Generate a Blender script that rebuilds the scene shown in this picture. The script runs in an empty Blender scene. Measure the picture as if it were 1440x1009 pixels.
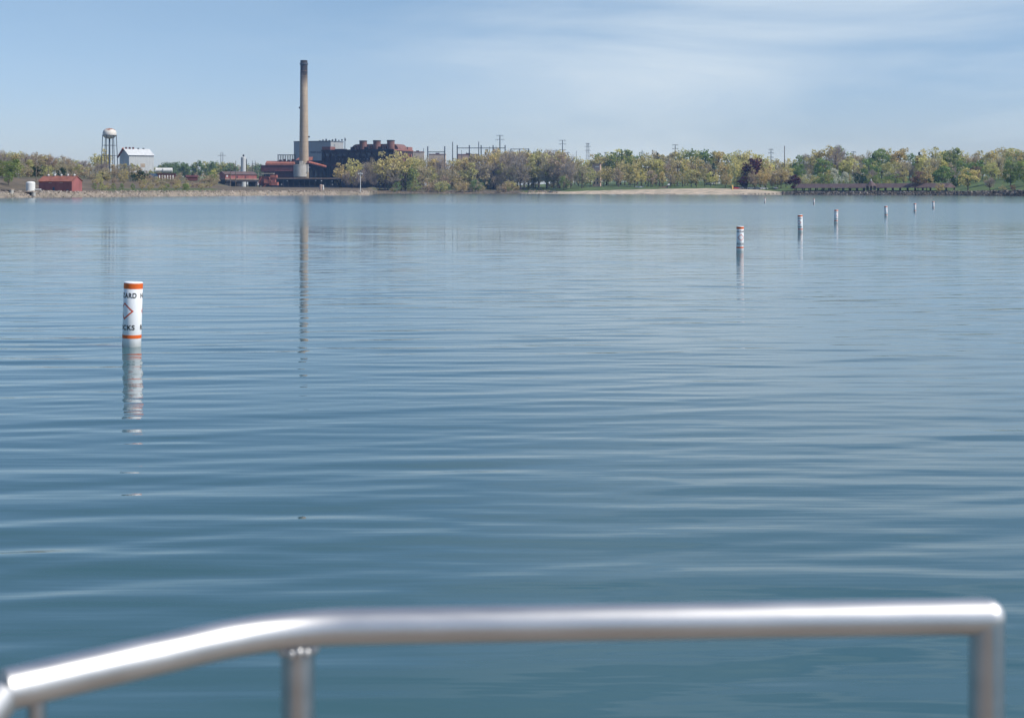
import bpy, bmesh, math, random
import numpy as np
from mathutils import Vector, Matrix

R = math.radians
random.seed(7)
scene = bpy.context.scene
COL = scene.collection

# ------------------------------------------------------------------ camera
CAM_H, FPX, HY = 2.0, 2000.0, 268.5
cam_d = bpy.data.cameras.new('camera')
cam_d.sensor_width = 36.0
cam_d.lens = 50.0
cam_d.shift_y = -(504.5 - HY) / 1440.0
cam_d.clip_start = 0.05
cam_d.clip_end = 20000
cam_d.dof.use_dof = True
cam_d.dof.focus_distance = 110.0
cam_d.dof.aperture_fstop = 8.0
cam = bpy.data.objects.new('camera', cam_d)
COL.objects.link(cam)
cam.location = (0, 0, CAM_H)
cam.rotation_euler = (R(90), 0, 0)
scene.camera = cam

# ------------------------------------------------------------------ sky and sun
SUN_EL, SUN_A = R(46), R(18)
S = Vector((math.cos(SUN_EL) * math.cos(SUN_A), -math.cos(SUN_EL) * math.sin(SUN_A), math.sin(SUN_EL)))
world = bpy.data.worlds.new('World')
scene.world = world
world.use_nodes = True
wt = world.node_tree
wt.nodes.clear()
def wn(kind, **kw):
    n = wt.nodes.new(kind)
    for k, v in kw.items():
        setattr(n, k, v)
    return n
w_out = wn('ShaderNodeOutputWorld')
w_bg = wn('ShaderNodeBackground')
w_bg.inputs['Strength'].default_value = 0.107
sky = wn('ShaderNodeTexSky', sky_type='NISHITA', sun_disc=False)
sky.sun_elevation = SUN_EL
sky.sun_rotation = R(108)
sky.altitude = 300
sky.air_density = 1.0
sky.dust_density = 0.6
sky.ozone_density = 1.2
tc = wn('ShaderNodeTexCoord')
mp = wn('ShaderNodeMapping')
mp.inputs['Rotation'].default_value = (0, R(-9), 0)
mp.inputs['Scale'].default_value = (2.6, 1.2, 15.0)
mp.inputs['Location'].default_value = (3.3, 0.4, 1.15)
nz = wn('ShaderNodeTexNoise')
nz.inputs['Scale'].default_value = 1.0
nz.inputs['Detail'].default_value = 9.0
nz.inputs['Roughness'].default_value = 0.56
nz.inputs['Distortion'].default_value = 0.5
rp = wn('ShaderNodeValToRGB')
rp.color_ramp.elements[0].position = 0.36
rp.color_ramp.elements[0].color = (0, 0, 0, 1)
rp.color_ramp.elements[1].position = 0.68
rp.color_ramp.elements[1].color = (0.95, 0.95, 0.95, 1)
mixc = wn('ShaderNodeMix', data_type='RGBA')
mixc.inputs['B'].default_value = (6.0, 7.15, 8.4, 1)
tint = wn('ShaderNodeMix', data_type='RGBA', blend_type='MULTIPLY')
tint.inputs['Factor'].default_value = 1.0
sepw = wn('ShaderNodeSeparateXYZ')
elev = wn('ShaderNodeMapRange', interpolation_type='SMOOTHSTEP')
elev.inputs['From Min'].default_value = -0.02
elev.inputs['From Max'].default_value = 0.15
tmix = wn('ShaderNodeMix', data_type='RGBA')
tmix.inputs['A'].default_value = (0.76, 0.91, 1.44, 1)
tmix.inputs['B'].default_value = (0.84, 0.94, 1.12, 1)
wt.links.new(tc.outputs['Generated'], sepw.inputs[0])
wt.links.new(sepw.outputs['Z'], elev.inputs['Value'])
wt.links.new(elev.outputs['Result'], tmix.inputs['Factor'])
wt.links.new(tmix.outputs['Result'], tint.inputs['B'])
wt.links.new(tc.outputs['Generated'], mp.inputs['Vector'])
wt.links.new(mp.outputs['Vector'], nz.inputs['Vector'])
wt.links.new(nz.outputs['Fac'], rp.inputs['Fac'])
bank = wn('ShaderNodeMapRange', interpolation_type='SMOOTHSTEP')
bank.inputs['From Min'].default_value = -0.22
bank.inputs['From Max'].default_value = 0.12
bank.inputs['To Min'].default_value = 0.12
cmul = wn('ShaderNodeMath', operation='MULTIPLY')
wt.links.new(sepw.outputs['X'], bank.inputs['Value'])
wt.links.new(bank.outputs['Result'], cmul.inputs[0])
wt.links.new(rp.outputs['Color'], cmul.inputs[1])
fade = wn('ShaderNodeMapRange', interpolation_type='SMOOTHSTEP')
fade.inputs['From Min'].default_value = 0.11
fade.inputs['From Max'].default_value = 0.20
fade.inputs['To Min'].default_value = 1.0
fade.inputs['To Max'].default_value = 0.42
cm2 = wn('ShaderNodeMath', operation='MULTIPLY')
wt.links.new(sepw.outputs['Z'], fade.inputs['Value'])
wt.links.new(fade.outputs['Result'], cm2.inputs[0])
wt.links.new(cmul.outputs[0], cm2.inputs[1])
wt.links.new(cm2.outputs[0], mixc.inputs['Factor'])
wt.links.new(sky.outputs['Color'], tint.inputs['A'])
wt.links.new(tint.outputs['Result'], mixc.inputs['A'])
wt.links.new(mixc.outputs['Result'], w_bg.inputs['Color'])
wt.links.new(w_bg.outputs['Background'], w_out.inputs['Surface'])

sun_d = bpy.data.lights.new('sun', 'SUN')
sun_d.energy = 4.6
sun_d.angle = R(0.53)
sun_d.color = (1.0, 0.955, 0.89)
sun = bpy.data.objects.new('sun', sun_d)
COL.objects.link(sun)
sun.location = (400, -80, 420)
sun.rotation_euler = S.to_track_quat('Z', 'Y').to_euler()

vs = scene.view_settings
vs.view_transform = 'Standard'
vs.look = 'None'
vs.exposure = 0.0
vs.gamma = 1.0
vs.use_curve_mapping = False
scene.cycles.use_denoising = True
scene.cycles.max_bounces = 6
scene.cycles.diffuse_bounces = 2
scene.cycles.glossy_bounces = 3
scene.cycles.volume_bounces = 0
scene.cycles.transparent_max_bounces = 6
scene.cycles.caustics_reflective = False
scene.cycles.caustics_refractive = False

# ------------------------------------------------------------------ helpers
def U(px):
    return (px - 720.0) / FPX
def AT(px, py, D):
    return Vector((U(px) * D, D, CAM_H + (HY - py) / FPX * D))
def ZY(py, D):
    return CAM_H + (HY - py) / FPX * D

def mat(name, col, rough=0.7, metal=0.0, var=0.25, scale=0.6, bump=0.0, spec=0.4, stretch=(1, 1, 1), detail=4.0):
    m = bpy.data.materials.new(name)
    m.use_nodes = True
    nt = m.node_tree
    b = nt.nodes['Principled BSDF']
    b.inputs['Roughness'].default_value = rough
    b.inputs['Metallic'].default_value = metal
    b.inputs['Specular IOR Level'].default_value = spec
    t = nt.nodes.new('ShaderNodeTexCoord')
    mpn = nt.nodes.new('ShaderNodeMapping')
    mpn.inputs['Scale'].default_value = stretch
    n = nt.nodes.new('ShaderNodeTexNoise')
    n.inputs['Scale'].default_value = scale
    n.inputs['Detail'].default_value = detail
    n.inputs['Roughness'].default_value = 0.6
    r = nt.nodes.new('ShaderNodeValToRGB')
    e = r.color_ramp.elements
    e[0].position, e[1].position = 0.3, 0.72
    e[0].color = tuple(c * (1 - var) for c in col) + (1,)
    e[1].color = tuple(min(1, c * (1 + var)) for c in col) + (1,)
    nt.links.new(t.outputs['Object'], mpn.inputs['Vector'])
    nt.links.new(mpn.outputs['Vector'], n.inputs['Vector'])
    nt.links.new(n.outputs['Fac'], r.inputs['Fac'])
    nt.links.new(r.outputs['Color'], b.inputs['Base Color'])
    if bump:
        bp = nt.nodes.new('ShaderNodeBump')
        bp.inputs['Strength'].default_value = bump
        bp.inputs['Distance'].default_value = 0.05
        nt.links.new(n.outputs['Fac'], bp.inputs['Height'])
        nt.links.new(bp.outputs['Normal'], b.inputs['Normal'])
    return m

def leafmat(name, col, hv=0.28):
    m = bpy.data.materials.new(name)
    m.use_nodes = True
    nt = m.node_tree
    nt.nodes.clear()
    out = nt.nodes.new('ShaderNodeOutputMaterial')
    d = nt.nodes.new('ShaderNodeBsdfDiffuse')
    tr = nt.nodes.new('ShaderNodeBsdfTranslucent')
    mx = nt.nodes.new('ShaderNodeMixShader')
    mx.inputs[0].default_value = 0.46
    oi = nt.nodes.new('ShaderNodeObjectInfo')
    geo = nt.nodes.new('ShaderNodeNewGeometry')
    hsv = nt.nodes.new('ShaderNodeHueSaturation')
    hsv.inputs['Color'].default_value = (*col, 1)
    mh = nt.nodes.new('ShaderNodeMapRange')
    mh.inputs['To Min'].default_value = 0.475
    mh.inputs['To Max'].default_value = 0.525
    mv = nt.nodes.new('ShaderNodeMapRange')
    mv.inputs['To Min'].default_value = 1 - hv
    mv.inputs['To Max'].default_value = 1 + hv
    ad = nt.nodes.new('ShaderNodeMath'); ad.operation = 'ADD'
    fr = nt.nodes.new('ShaderNodeMath'); fr.operation = 'FRACT'
    nt.links.new(oi.outputs['Random'], mh.inputs['Value'])
    nt.links.new(oi.outputs['Random'], ad.inputs[0])
    nt.links.new(geo.outputs['Random Per Island'], ad.inputs[1])
    nt.links.new(ad.outputs[0], fr.inputs[0])
    nt.links.new(fr.outputs[0], mv.inputs['Value'])
    nt.links.new(mh.outputs['Result'], hsv.inputs['Hue'])
    nt.links.new(mv.outputs['Result'], hsv.inputs['Value'])
    nt.links.new(hsv.outputs['Color'], d.inputs['Color'])
    nt.links.new(hsv.outputs['Color'], tr.inputs['Color'])
    nt.links.new(d.outputs[0], mx.inputs[1])
    nt.links.new(tr.outputs[0], mx.inputs[2])
    nt.links.new(mx.outputs[0], out.inputs['Surface'])
    return m

class MB:
    def __init__(s):
        s.v, s.f = [], []
    def add(s, vs_, fs_):
        o = len(s.v)
        s.v += [tuple(p) for p in vs_]
        s.f += [tuple(i + o for i in f) for f in fs_]
        return s
    def box(s, x0, x1, y0, y1, z0, z1):
        return s.add([(x0, y0, z0), (x1, y0, z0), (x1, y1, z0), (x0, y1, z0), (x0, y0, z1), (x1, y0, z1), (x1, y1, z1), (x0, y1, z1)],
                     [(0, 3, 2, 1), (4, 5, 6, 7), (0, 1, 5, 4), (1, 2, 6, 5), (2, 3, 7, 6), (3, 0, 4, 7)])
    def cyl(s, p0, p1, r0, r1=None, n=8, caps=True):
        r1 = r0 if r1 is None else r1
        p0, p1 = Vector(p0), Vector(p1)
        d = (p1 - p0).normalized()
        a = d.orthogonal().normalized()
        b = d.cross(a)
        vv = []
        for p, r in ((p0, r0), (p1, r1)):
            for k in range(n):
                t = 2 * math.pi * k / n
                vv.append(p + (a * math.cos(t) + b * math.sin(t)) * r)
        ff = [(k, (k + 1) % n, n + (k + 1) % n, n + k) for k in range(n)]
        if caps:
            ff += [tuple(range(n - 1, -1, -1)), tuple(range(n, 2 * n))]
        return s.add(vv, ff)
    def tube(s, path, r, n=16):
        P = [Vector(p) for p in path]
        rs = r if isinstance(r, (list, tuple)) else [r] * len(P)
        a = None
        vv, ff = [], []
        for i, p in enumerate(P):
            d = (P[min(i + 1, len(P) - 1)] - P[max(i - 1, 0)]).normalized()
            a = (d.orthogonal() if a is None else a - d * a.dot(d)).normalized()
            b = d.cross(a)
            for k in range(n):
                t = 2 * math.pi * k / n
                vv.append(p + (a * math.cos(t) + b * math.sin(t)) * rs[i])
        for i in range(len(P) - 1):
            for k in range(n):
                ff.append((i * n + k, i * n + (k + 1) % n, (i + 1) * n + (k + 1) % n, (i + 1) * n + k))
        m = (len(P) - 1) * n
        c0 = len(vv)
        vv += vv[:n] + vv[m:m + n]
        ff += [tuple(range(c0 + n - 1, c0 - 1, -1)), tuple(range(c0 + n, c0 + 2 * n))]
        return s.add(vv, ff)
    def lathe(s, prof, n=24, c=(0, 0, 0)):
        vv, ff = [], []
        for r, z in prof:
            for k in range(n):
                t = 2 * math.pi * k / n
                vv.append((c[0] + r * math.cos(t), c[1] + r * math.sin(t), c[2] + z))
        for i in range(len(prof) - 1):
            for k in range(n):
                ff.append((i * n + k, i * n + (k + 1) % n, (i + 1) * n + (k + 1) % n, (i + 1) * n + k))
        m = (len(prof) - 1) * n
        ff += [tuple(range(n - 1, -1, -1)), tuple(range(m, m + n))]
        return s.add(vv, ff)
    def prism_y(s, poly, y0, y1):            # polygon in (x, z), extruded along y
        n = len(poly)
        vv = [(x, y0, z) for x, z in poly] + [(x, y1, z) for x, z in poly]
        ff = [tuple(range(n)), tuple(range(2 * n - 1, n - 1, -1))]
        ff += [(k, n + k, n + (k + 1) % n, (k + 1) % n) for k in range(n)]
        return s.add(vv, ff)
    def prism_x(s, poly, x0, x1):            # polygon in (y, z), extruded along x
        n = len(poly)
        vv = [(x0, y, z) for y, z in poly] + [(x1, y, z) for y, z in poly]
        ff = [tuple(range(n - 1, -1, -1)), tuple(range(n, 2 * n))]
        ff += [(k, (k + 1) % n, n + (k + 1) % n, n + k) for k in range(n)]
        return s.add(vv, ff)
    def mesh(s, name, m=None, smooth=False):
        me = bpy.data.meshes.new(name)
        me.from_pydata(s.v, [], s.f)
        if m:
            me.materials.append(m)
        if smooth:
            me.polygons.foreach_set('use_smooth', [True] * len(me.polygons))
        me.update()
        return me
    def build(s, name, m, parent=None, smooth=False, recalc=True):
        me = s.mesh(name, m, smooth)
        if recalc:
            bm = bmesh.new(); bm.from_mesh(me)
            bmesh.ops.recalc_face_normals(bm, faces=bm.faces)
            bm.to_mesh(me); bm.free()
        o = bpy.data.objects.new(name, me)
        COL.objects.link(o)
        o.parent = parent
        return o

def tag(o, label=None, cat=None, group=None, kind=None):
    if label: o['label'] = label
    if cat: o['category'] = cat
    if group: o['group'] = group
    if kind: o['kind'] = kind
    return o
def thing(name, loc, rz, label, cat, group=None):
    o = bpy.data.objects.new(name, None)
    o.empty_display_size = 0.5
    COL.objects.link(o)
    o.location = loc
    o.rotation_euler = (0, 0, rz)
    return tag(o, label, cat, group)
def inst(name, me, parent):
    o = bpy.data.objects.new(name, me)
    COL.objects.link(o)
    o.parent = parent
    return o

# ------------------------------------------------------------------ terrain function
SH = np.array([(-700, 330), (-300, 380), (0, 421), (100, 460), (200, 500), (300, 565), (400, 640), (505, 668), (519, 672), (531, 1000), (600, 1020),
               (700, 1040), (760, 1010), (800, 960), (900, 880), (1000, 810), (1060, 765), (1110, 742), (1200, 690), (1340, 640), (1400, 590),
               (1440, 550), (1700, 470), (2200, 430)], float)
OFF = np.array([-40, 0, 5, 20, 45, 60, 90, 160, 250, 400, 700, 2600], float)
TC = [(-700, [-4, 0, 2.8, 2.9, 3, 5, 7, 8.5, 9.5, 12, 14, 16]),
      (0, [-4, 0, 1.7, 2.2, 2.7, 4.5, 6.8, 8.5, 10, 12, 14, 16]),
      (120, [-4, 0, 1.7, 2.2, 2.7, 4.2, 6.5, 8.5, 10.5, 12, 14, 16]),
      (200, [-4, 0, 1.8, 2.3, 2.9, 4, 6.2, 8.5, 11.5, 13, 14, 16]),
      (285, [-4, 0, 1.9, 2.5, 3.1, 4, 6, 7.5, 8.5, 10, 12, 16]),
      (325, [-4, 0, 1.9, 2.6, 3.1, 3.5, 4, 4.2, 4.5, 5, 8, 16]),
      (515, [-4, 0, 2.0, 2.8, 3, 3.2, 3.5, 3.5, 3.5, 4, 6, 16]),
      (531, [-4, 0, 1, 2, 3, 3.5, 4.5, 5, 6, 7, 8, 14]),
      (740, [-4, 0, 1, 2, 3, 3.5, 4.5, 6, 7, 8, 9, 14]),
      (800, [-4, 0, .4, 1.5, 3.4, 4.0, 4.6, 6, 8, 10, 12, 16]),
      (1000, [-4, 0, .4, 1.4, 3, 3.6, 4.4, 6.5, 8.5, 11, 13, 16]),
      (1060, [-4, 0, .4, 1.3, 2.3, 2.7, 3.1, 6, 9, 12, 14, 16]),
      (1110, [-4, 0, 1.0, 1.3, 1.4, 1.6, 4.0, 8.5, 10.5, 12.5, 14, 16]),
      (1340, [-4, 0, 1.2, 1.4, 1.5, 1.7, 4.5, 8.5, 10.5, 12.5, 14, 16]),
      (1440, [-4, 0, 1.6, 2.2, 2.6, 3.2, 5, 8.5, 10.5, 12.5, 14, 16]),
      (2200, [-4, 0, 1.6, 2.2, 2.6, 3.2, 5, 8.5, 10.5, 12.5, 14, 16])]
TPX = np.array([c[0] for c in TC], float)
THV = np.array([c[1] for c in TC], float)
def YS(px):
    return float(np.interp(px, SH[:, 0], SH[:, 1]))
def GZ(px, D):
    col = [np.interp(px, TPX, THV[:, k]) for k in range(len(OFF))]
    return float(np.interp(D - YS(px), OFF, col))
def GXY(x, y):
    return GZ(x / y * FPX + 720, y)

# ------------------------------------------------------------------ water
def water_mesh():
    rng = np.random.default_rng(11)
    NR, NC = 2600, 240
    ys = 2.0 * np.exp(np.linspace(0, math.log(420 / 2.0), NR))
    ys = np.concatenate([[-90, -60, -40, -25, -15, -9, -5, -2, 0, 1.0], ys, [500, 620, 780, 950, 1250]])
    t = np.linspace(-1, 1, NC)
    half = np.where(ys > 0, 6 + 0.62 * ys, 6 + 0.62 * np.abs(ys))
    half[ys > 420] = 6 + 0.85 * ys[ys > 420]
    X = t[None, :] * half[:, None]
    Y = np.repeat(ys[:, None], NC, 1)
    dy = np.gradient(ys)[:, None]
    Z = np.zeros_like(X)
    N = 80
    env1 = 0.85 + 0.35 * np.sin(X * 0.21 + Y * 0.33 + 1.0) * np.sin(Y * 0.17 - X * 0.07 + .4)
    env2 = 0.85 + 0.35 * np.sin(X * 0.13 - Y * 0.27 + 2.2) * np.sin(Y * 0.41 + X * 0.11 + 1.9)
    for i in range(N):
        lam = math.exp(rng.uniform(math.log(0.26), math.log(1.25)))
        ang = rng.normal(R(-7), R(18) if lam < .45 else R(10))
        k = 2 * math.pi / lam
        kx, ky = k * math.sin(ang), k * math.cos(ang)
        s = WAVE_SLOPE * math.sqrt(2.0 / N) * rng.uniform(.5, 1.4) * (0.7 if lam < .4 else 1.0)
        att = np.clip((lam / np.maximum(dy, 1e-4) - 2.5) / 3.0, 0, 1)
        att = att * np.clip((190 - Y) / 120, 0, 1)
        ph = rng.uniform(0, 6.28)
        Z += (s / k) * np.sin(kx * X + ky * Y + ph) * (env1 if i % 2 else env2) * att
    for lam, ang, s in ((5.5, -4, .002), (3.6, -11, .003), (8.3, 5, .0015)):
        k = 2 * math.pi / lam
        Z += s / k * np.sin(k * math.sin(R(ang)) * X + k * math.cos(R(ang)) * Y + lam) * np.clip((260 - Y) / 160, 0, 1)
    # calmer towards 30-75 m
    calm = np.interp(Y, [0, 7, 11, 22, 40, 80, 200], [1.7, 1.6, 1.25, 1.0, .9, .85, .8])
    Z *= calm
    Z[Y < 1.5] = 0
    nr = len(ys)
    co = np.stack([X, Y, Z], -1).reshape(-1, 3)
    idx = np.arange(nr * NC).reshape(nr, NC)
    q = np.stack([idx[:-1, :-1], idx[:-1, 1:], idx[1:, 1:], idx[1:, :-1]], -1).reshape(-1, 4)
    me = bpy.data.meshes.new('lake_water')
    me.vertices.add(len(co)); me.vertices.foreach_set('co', co.ravel())
    me.loops.add(q.size); me.loops.foreach_set('vertex_index', q.ravel())
    me.polygons.add(len(q)); me.polygons.foreach_set('loop_start', np.arange(0, q.size, 4))
    me.polygons.foreach_set('loop_total', np.full(len(q), 4))
    me.polygons.foreach_set('use_smooth', np.ones(len(q), bool))
    me.update(calc_edges=True)
    return me
WAVE_SLOPE = 0.030

def water_mat():
    m = bpy.data.materials.new('lake_water')
    m.use_nodes = True
    nt = m.node_tree
    b = nt.nodes['Principled BSDF']
    b.inputs['IOR'].default_value = 1.56
    b.inputs['Specular IOR Level'].default_value = 0.5
    L = nt.links.new
    g = nt.nodes.new('ShaderNodeNewGeometry')
    sep = nt.nodes.new('ShaderNodeSeparateXYZ')
    L(g.outputs['Position'], sep.inputs[0])
    # turbid green-blue body, slow patches
    n0 = nt.nodes.new('ShaderNodeTexNoise'); n0.inputs['Scale'].default_value = 0.12
    L(g.outputs['Position'], n0.inputs['Vector'])
    r0 = nt.nodes.new('ShaderNodeValToRGB')
    r0.color_ramp.elements[0].color = (0.036, 0.096, 0.105, 1)
    r0.color_ramp.elements[1].color = (0.045, 0.113, 0.128, 1)
    L(n0.outputs['Fac'], r0.inputs['Fac']); L(r0.outputs['Color'], b.inputs['Base Color'])
    # wind-ruffled belts: roughness by distance offshore with ragged edges
    n1 = nt.nodes.new('ShaderNodeTexNoise'); n1.inputs['Scale'].default_value = 1.0; n1.inputs['Detail'].default_value = 3
    mp1 = nt.nodes.new('ShaderNodeMapping'); mp1.inputs['Scale'].default_value = (0.012, 0.045, 1)
    L(g.outputs['Position'], mp1.inputs['Vector']); L(mp1.outputs['Vector'], n1.inputs['Vector'])
    ln = nt.nodes.new('ShaderNodeMath'); ln.operation = 'LOGARITHM'; ln.inputs[1].default_value = 10.0
    mxm = nt.nodes.new('ShaderNodeMath'); mxm.operation = 'MAXIMUM'; mxm.inputs[1].default_value = 1.0
    L(sep.outputs['Y'], mxm.inputs[0]); L(mxm.outputs[0], ln.inputs[0])
    wob = nt.nodes.new('ShaderNodeMapRange'); wob.inputs['To Min'].default_value = -0.10; wob.inputs['To Max'].default_value = 0.10
    L(n1.outputs['Fac'], wob.inputs['Value'])
    ad = nt.nodes.new('ShaderNodeMath'); ad.operation = 'ADD'
    L(ln.outputs[0], ad.inputs[0]); L(wob.outputs['Result'], ad.inputs[1])
    dv = nt.nodes.new('ShaderNodeMath'); dv.operation = 'DIVIDE'; dv.inputs[1].default_value = 3.2
    L(ad.outputs[0], dv.inputs[0])
    rr = nt.nodes.new('ShaderNodeValToRGB')
    def lg(d): return math.log10(d) / 3.2
    els = [(3, .02), (25, .03), (40, .04), (72, .065), (95, .15), (190, .19), (250, .12), (400, .105), (1200, .10)]
    cr = rr.color_ramp
    while len(cr.elements) < len(els): cr.elements.new(0.5)
    for e, (d, v) in zip(cr.elements, els):
        e.position = lg(d); e.color = (v, v, v, 1)
    L(dv.outputs[0], rr.inputs['Fac']); L(rr.outputs['Color'], b.inputs['Roughness'])
    # fine ripples
    n2 = nt.nodes.new('ShaderNodeTexNoise'); n2.inputs['Scale'].default_value = 1.0; n2.inputs['Detail'].default_value = 2.5
    mp2 = nt.nodes.new('ShaderNodeMapping'); mp2.inputs['Scale'].default_value = (0.7, 5.5, 1); mp2.inputs['Rotation'].default_value = (0, 0, R(-7))
    L(g.outputs['Position'], mp2.inputs['Vector']); L(mp2.outputs['Vector'], n2.inputs['Vector'])
    bp = nt.nodes.new('ShaderNodeBump'); bp.inputs['Strength'].default_value = 1.0; bp.inputs['Distance'].default_value = 0.0045
    L(n2.outputs['Fac'], bp.inputs['Height']); L(bp.outputs['Normal'], b.inputs['Normal'])
    return m
wme = water_mesh()
wme.materials.append(water_mat())
wo = bpy.data.objects.new('lake_water', wme)
COL.objects.link(wo)
tag(wo, 'calm blue lake water with long low ripples', 'water', kind='structure')

# ------------------------------------------------------------------ ground
def ground():
    px = np.concatenate([np.linspace(-700, 500, 90), np.linspace(505, 540, 24), np.linspace(550, 2200, 120)])
    off = np.concatenate([np.linspace(-40, 100, 36), np.linspace(112, 420, 26), np.linspace(460, 1150, 10)])
    rng = np.random.default_rng(3)
    P, O = np.meshgrid(px, off, indexing='ij')
    ysn = np.interp(P, SH[:, 0], SH[:, 1])
    Yc = ysn + O
    Xc = (P - 720) / FPX * Yc
    Z = np.zeros_like(P)
    for i in range(len(px)):
        col = [np.interp(px[i], TPX, THV[:, k]) for k in range(len(OFF))]
        Z[i] = np.interp(off, OFF, col)
    Z += np.where(O > 2, 0.12 * np.sin(Xc * .31 + 1) * np.sin(Yc * .23), 0)
    C = np.zeros(P.shape + (4,)); C[..., 3] = 1
    sand = np.array((.50, .42, .34)); grass = np.array((.085, .135, .04)); dirt = np.array((.13, .105, .078)); scrub = np.array((.085, .085, .045)); stone = np.array((.25, .215, .18))
    for i, p in enumerate(px):
        for j, o in enumerate(off):
            if p < 524:
                c = stone if o < 9 else dirt
                if 140 < p < 300 and 6 < o < 45: c = scrub * (1, 1.25, .9)
                if o > 95: c = scrub
            elif p < 742:
                c = dirt if o < 30 else scrub
            elif p < 1100:
                lim = np.interp(p, [742, 790, 1000, 1060, 1100], [4, 22, 62, 72, 40])
                c = sand if o < lim else grass
            else:
                c = dirt * .6 if o < 22 else grass
            C[i, j, :3] = c
    n0, n1 = P.shape
    idx = np.arange(n0 * n1).reshape(n0, n1)
    q = np.stack([idx[:-1, :-1], idx[1:, :-1], idx[1:, 1:], idx[:-1, 1:]], -1).reshape(-1, 4)
    me = bpy.data.meshes.new('ground')
    me.from_pydata(np.stack([Xc, Yc, Z], -1).reshape(-1, 3).tolist(), [], q.tolist())
    a = me.color_attributes.new('soil', 'FLOAT_COLOR', 'POINT')
    a.data.foreach_set('color', C.reshape(-1))
    m = mat('ground_cover', (1, 1, 1), rough=.95, var=.0, scale=.16)
    nt = m.node_tree
    b = nt.nodes['Principled BSDF']
    at = nt.nodes.new('ShaderNodeAttribute'); at.attribute_name = 'soil'
    mu = nt.nodes.new('ShaderNodeMix'); mu.data_type = 'RGBA'; mu.blend_type = 'MULTIPLY'; mu.inputs['Factor'].default_value = 1
    rp_ = [n for n in nt.nodes if n.type == 'VALTORGB'][0]
    rp_.color_ramp.elements[0].color = (.5, .55, .5, 1); rp_.color_ramp.elements[1].color = (1.35, 1.3, 1.25, 1)
    nt.links.new(at.outputs['Color'], mu.inputs['A']); nt.links.new(rp_.outputs['Color'], mu.inputs['B'])
    nt.links.new(mu.outputs['Result'], b.inputs['Base Color'])
    me.materials.append(m)
    me.polygons.foreach_set('use_smooth', [True] * len(me.polygons))
    o = bpy.data.objects.new('ground', me)
    COL.objects.link(o)
    tag(o, 'low shore of sand, grass and brown scrub behind the lake', 'ground', kind='structure')
ground()

# ------------------------------------------------------------------ materials
M = {}
M['brick_shaded'] = mat('red_brick_shaded', (.036, .024, .029), .85, var=.25, scale=.35)  # darker copy of the hall brick, the front's shade put into the colour
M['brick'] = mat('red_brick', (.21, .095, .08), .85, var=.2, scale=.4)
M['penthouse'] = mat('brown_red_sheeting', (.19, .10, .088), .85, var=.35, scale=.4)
M['brick_lit'] = mat('red_brick_lit', (.27, .125, .105), .85, var=.2, scale=.4)  # lighter copy of the hall brick, sunlight on the end wall put into the colour
M['redmetal'] = mat('faded_red_sheet_metal', (.30, .105, .10), .6, var=.25, scale=.5, stretch=(1, 1, .3))
M['redroof'] = mat('rusty_red_roof_sheet', (.30, .12, .085), .6, var=.35, scale=.5)
M['maroon'] = mat('maroon_steel', (.10, .036, .04), .6, var=.3, scale=.4)
M['machine'] = mat('weathered_orange_red_steel', (.34, .12, .09), .7, var=.5, scale=.5)
M['darksteel'] = mat('dark_steel', (.035, .035, .045), .7, var=.35, scale=.5)
M['steel'] = mat('blue_grey_steel', (.075, .088, .11), .5, metal=.0, var=.2, scale=.5)
M['greymetal'] = mat('grey_corrugated_cladding', (.33, .35, .37), .6, var=.13, scale=.25, stretch=(6, 6, .25))
M['concrete'] = mat('aged_concrete', (.42, .38, .32), .9, var=.18, scale=.35)
M['pale_concrete'] = mat('pale_concrete', (.43, .42, .39), .9, var=.2, scale=.3, stretch=(1, 1, .4))
M['white'] = mat('white_painted_metal', (.70, .71, .70), .55, var=.08, scale=.4)
M['whitewall'] = mat('white_cladding', (.50, .53, .55), .6, var=.14, scale=.5, stretch=(3, 3, .25))
M['palesheet'] = mat('weathered_pale_roof_sheet', (.60, .63, .65), .6, var=.15, scale=.5, stretch=(3, .3, 1))
M['beige'] = mat('beige_render', (.55, .46, .38), .85, var=.12, scale=.2)
M['pinkbeige'] = mat('pinkish_brick', (.46, .34, .29), .85, var=.15, scale=.3)
M['tan'] = mat('tan_weathered_deck', (.30, .22, .17), .8, var=.25, scale=.4)
M['glass'] = mat('dark_window_glass', (.02, .025, .035), .15, var=.2, scale=.5, spec=.6)
M['paleglass'] = mat('pale_lamp_glass', (.6, .62, .66), .4, var=.1)
M['dimglass'] = mat('dusty_window_glass', (.16, .17, .20), .4, var=.5, scale=.2)
M['wood'] = mat('grey_pole_wood', (.15, .125, .105), .9, var=.2, scale=.6)
M['roofbrown'] = mat('purple_brown_shingle', (.125, .088, .086), .9, var=.25, scale=.6)
M['blue'] = mat('faded_blue_door', (.06, .10, .17), .6)
M['black'] = mat('soot_black', (.02, .02, .022), .9, var=.2)
M['rubber'] = mat('black_rubber', (.02, .02, .02), .9, var=.2)
M['bark'] = mat('grey_brown_bark', (.10, .08, .065), .95, var=.3, scale=1.0)
M['sandstone'] = mat('pale_sandstone', (.38, .31, .25), .9, var=.3, scale=.5)

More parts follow.
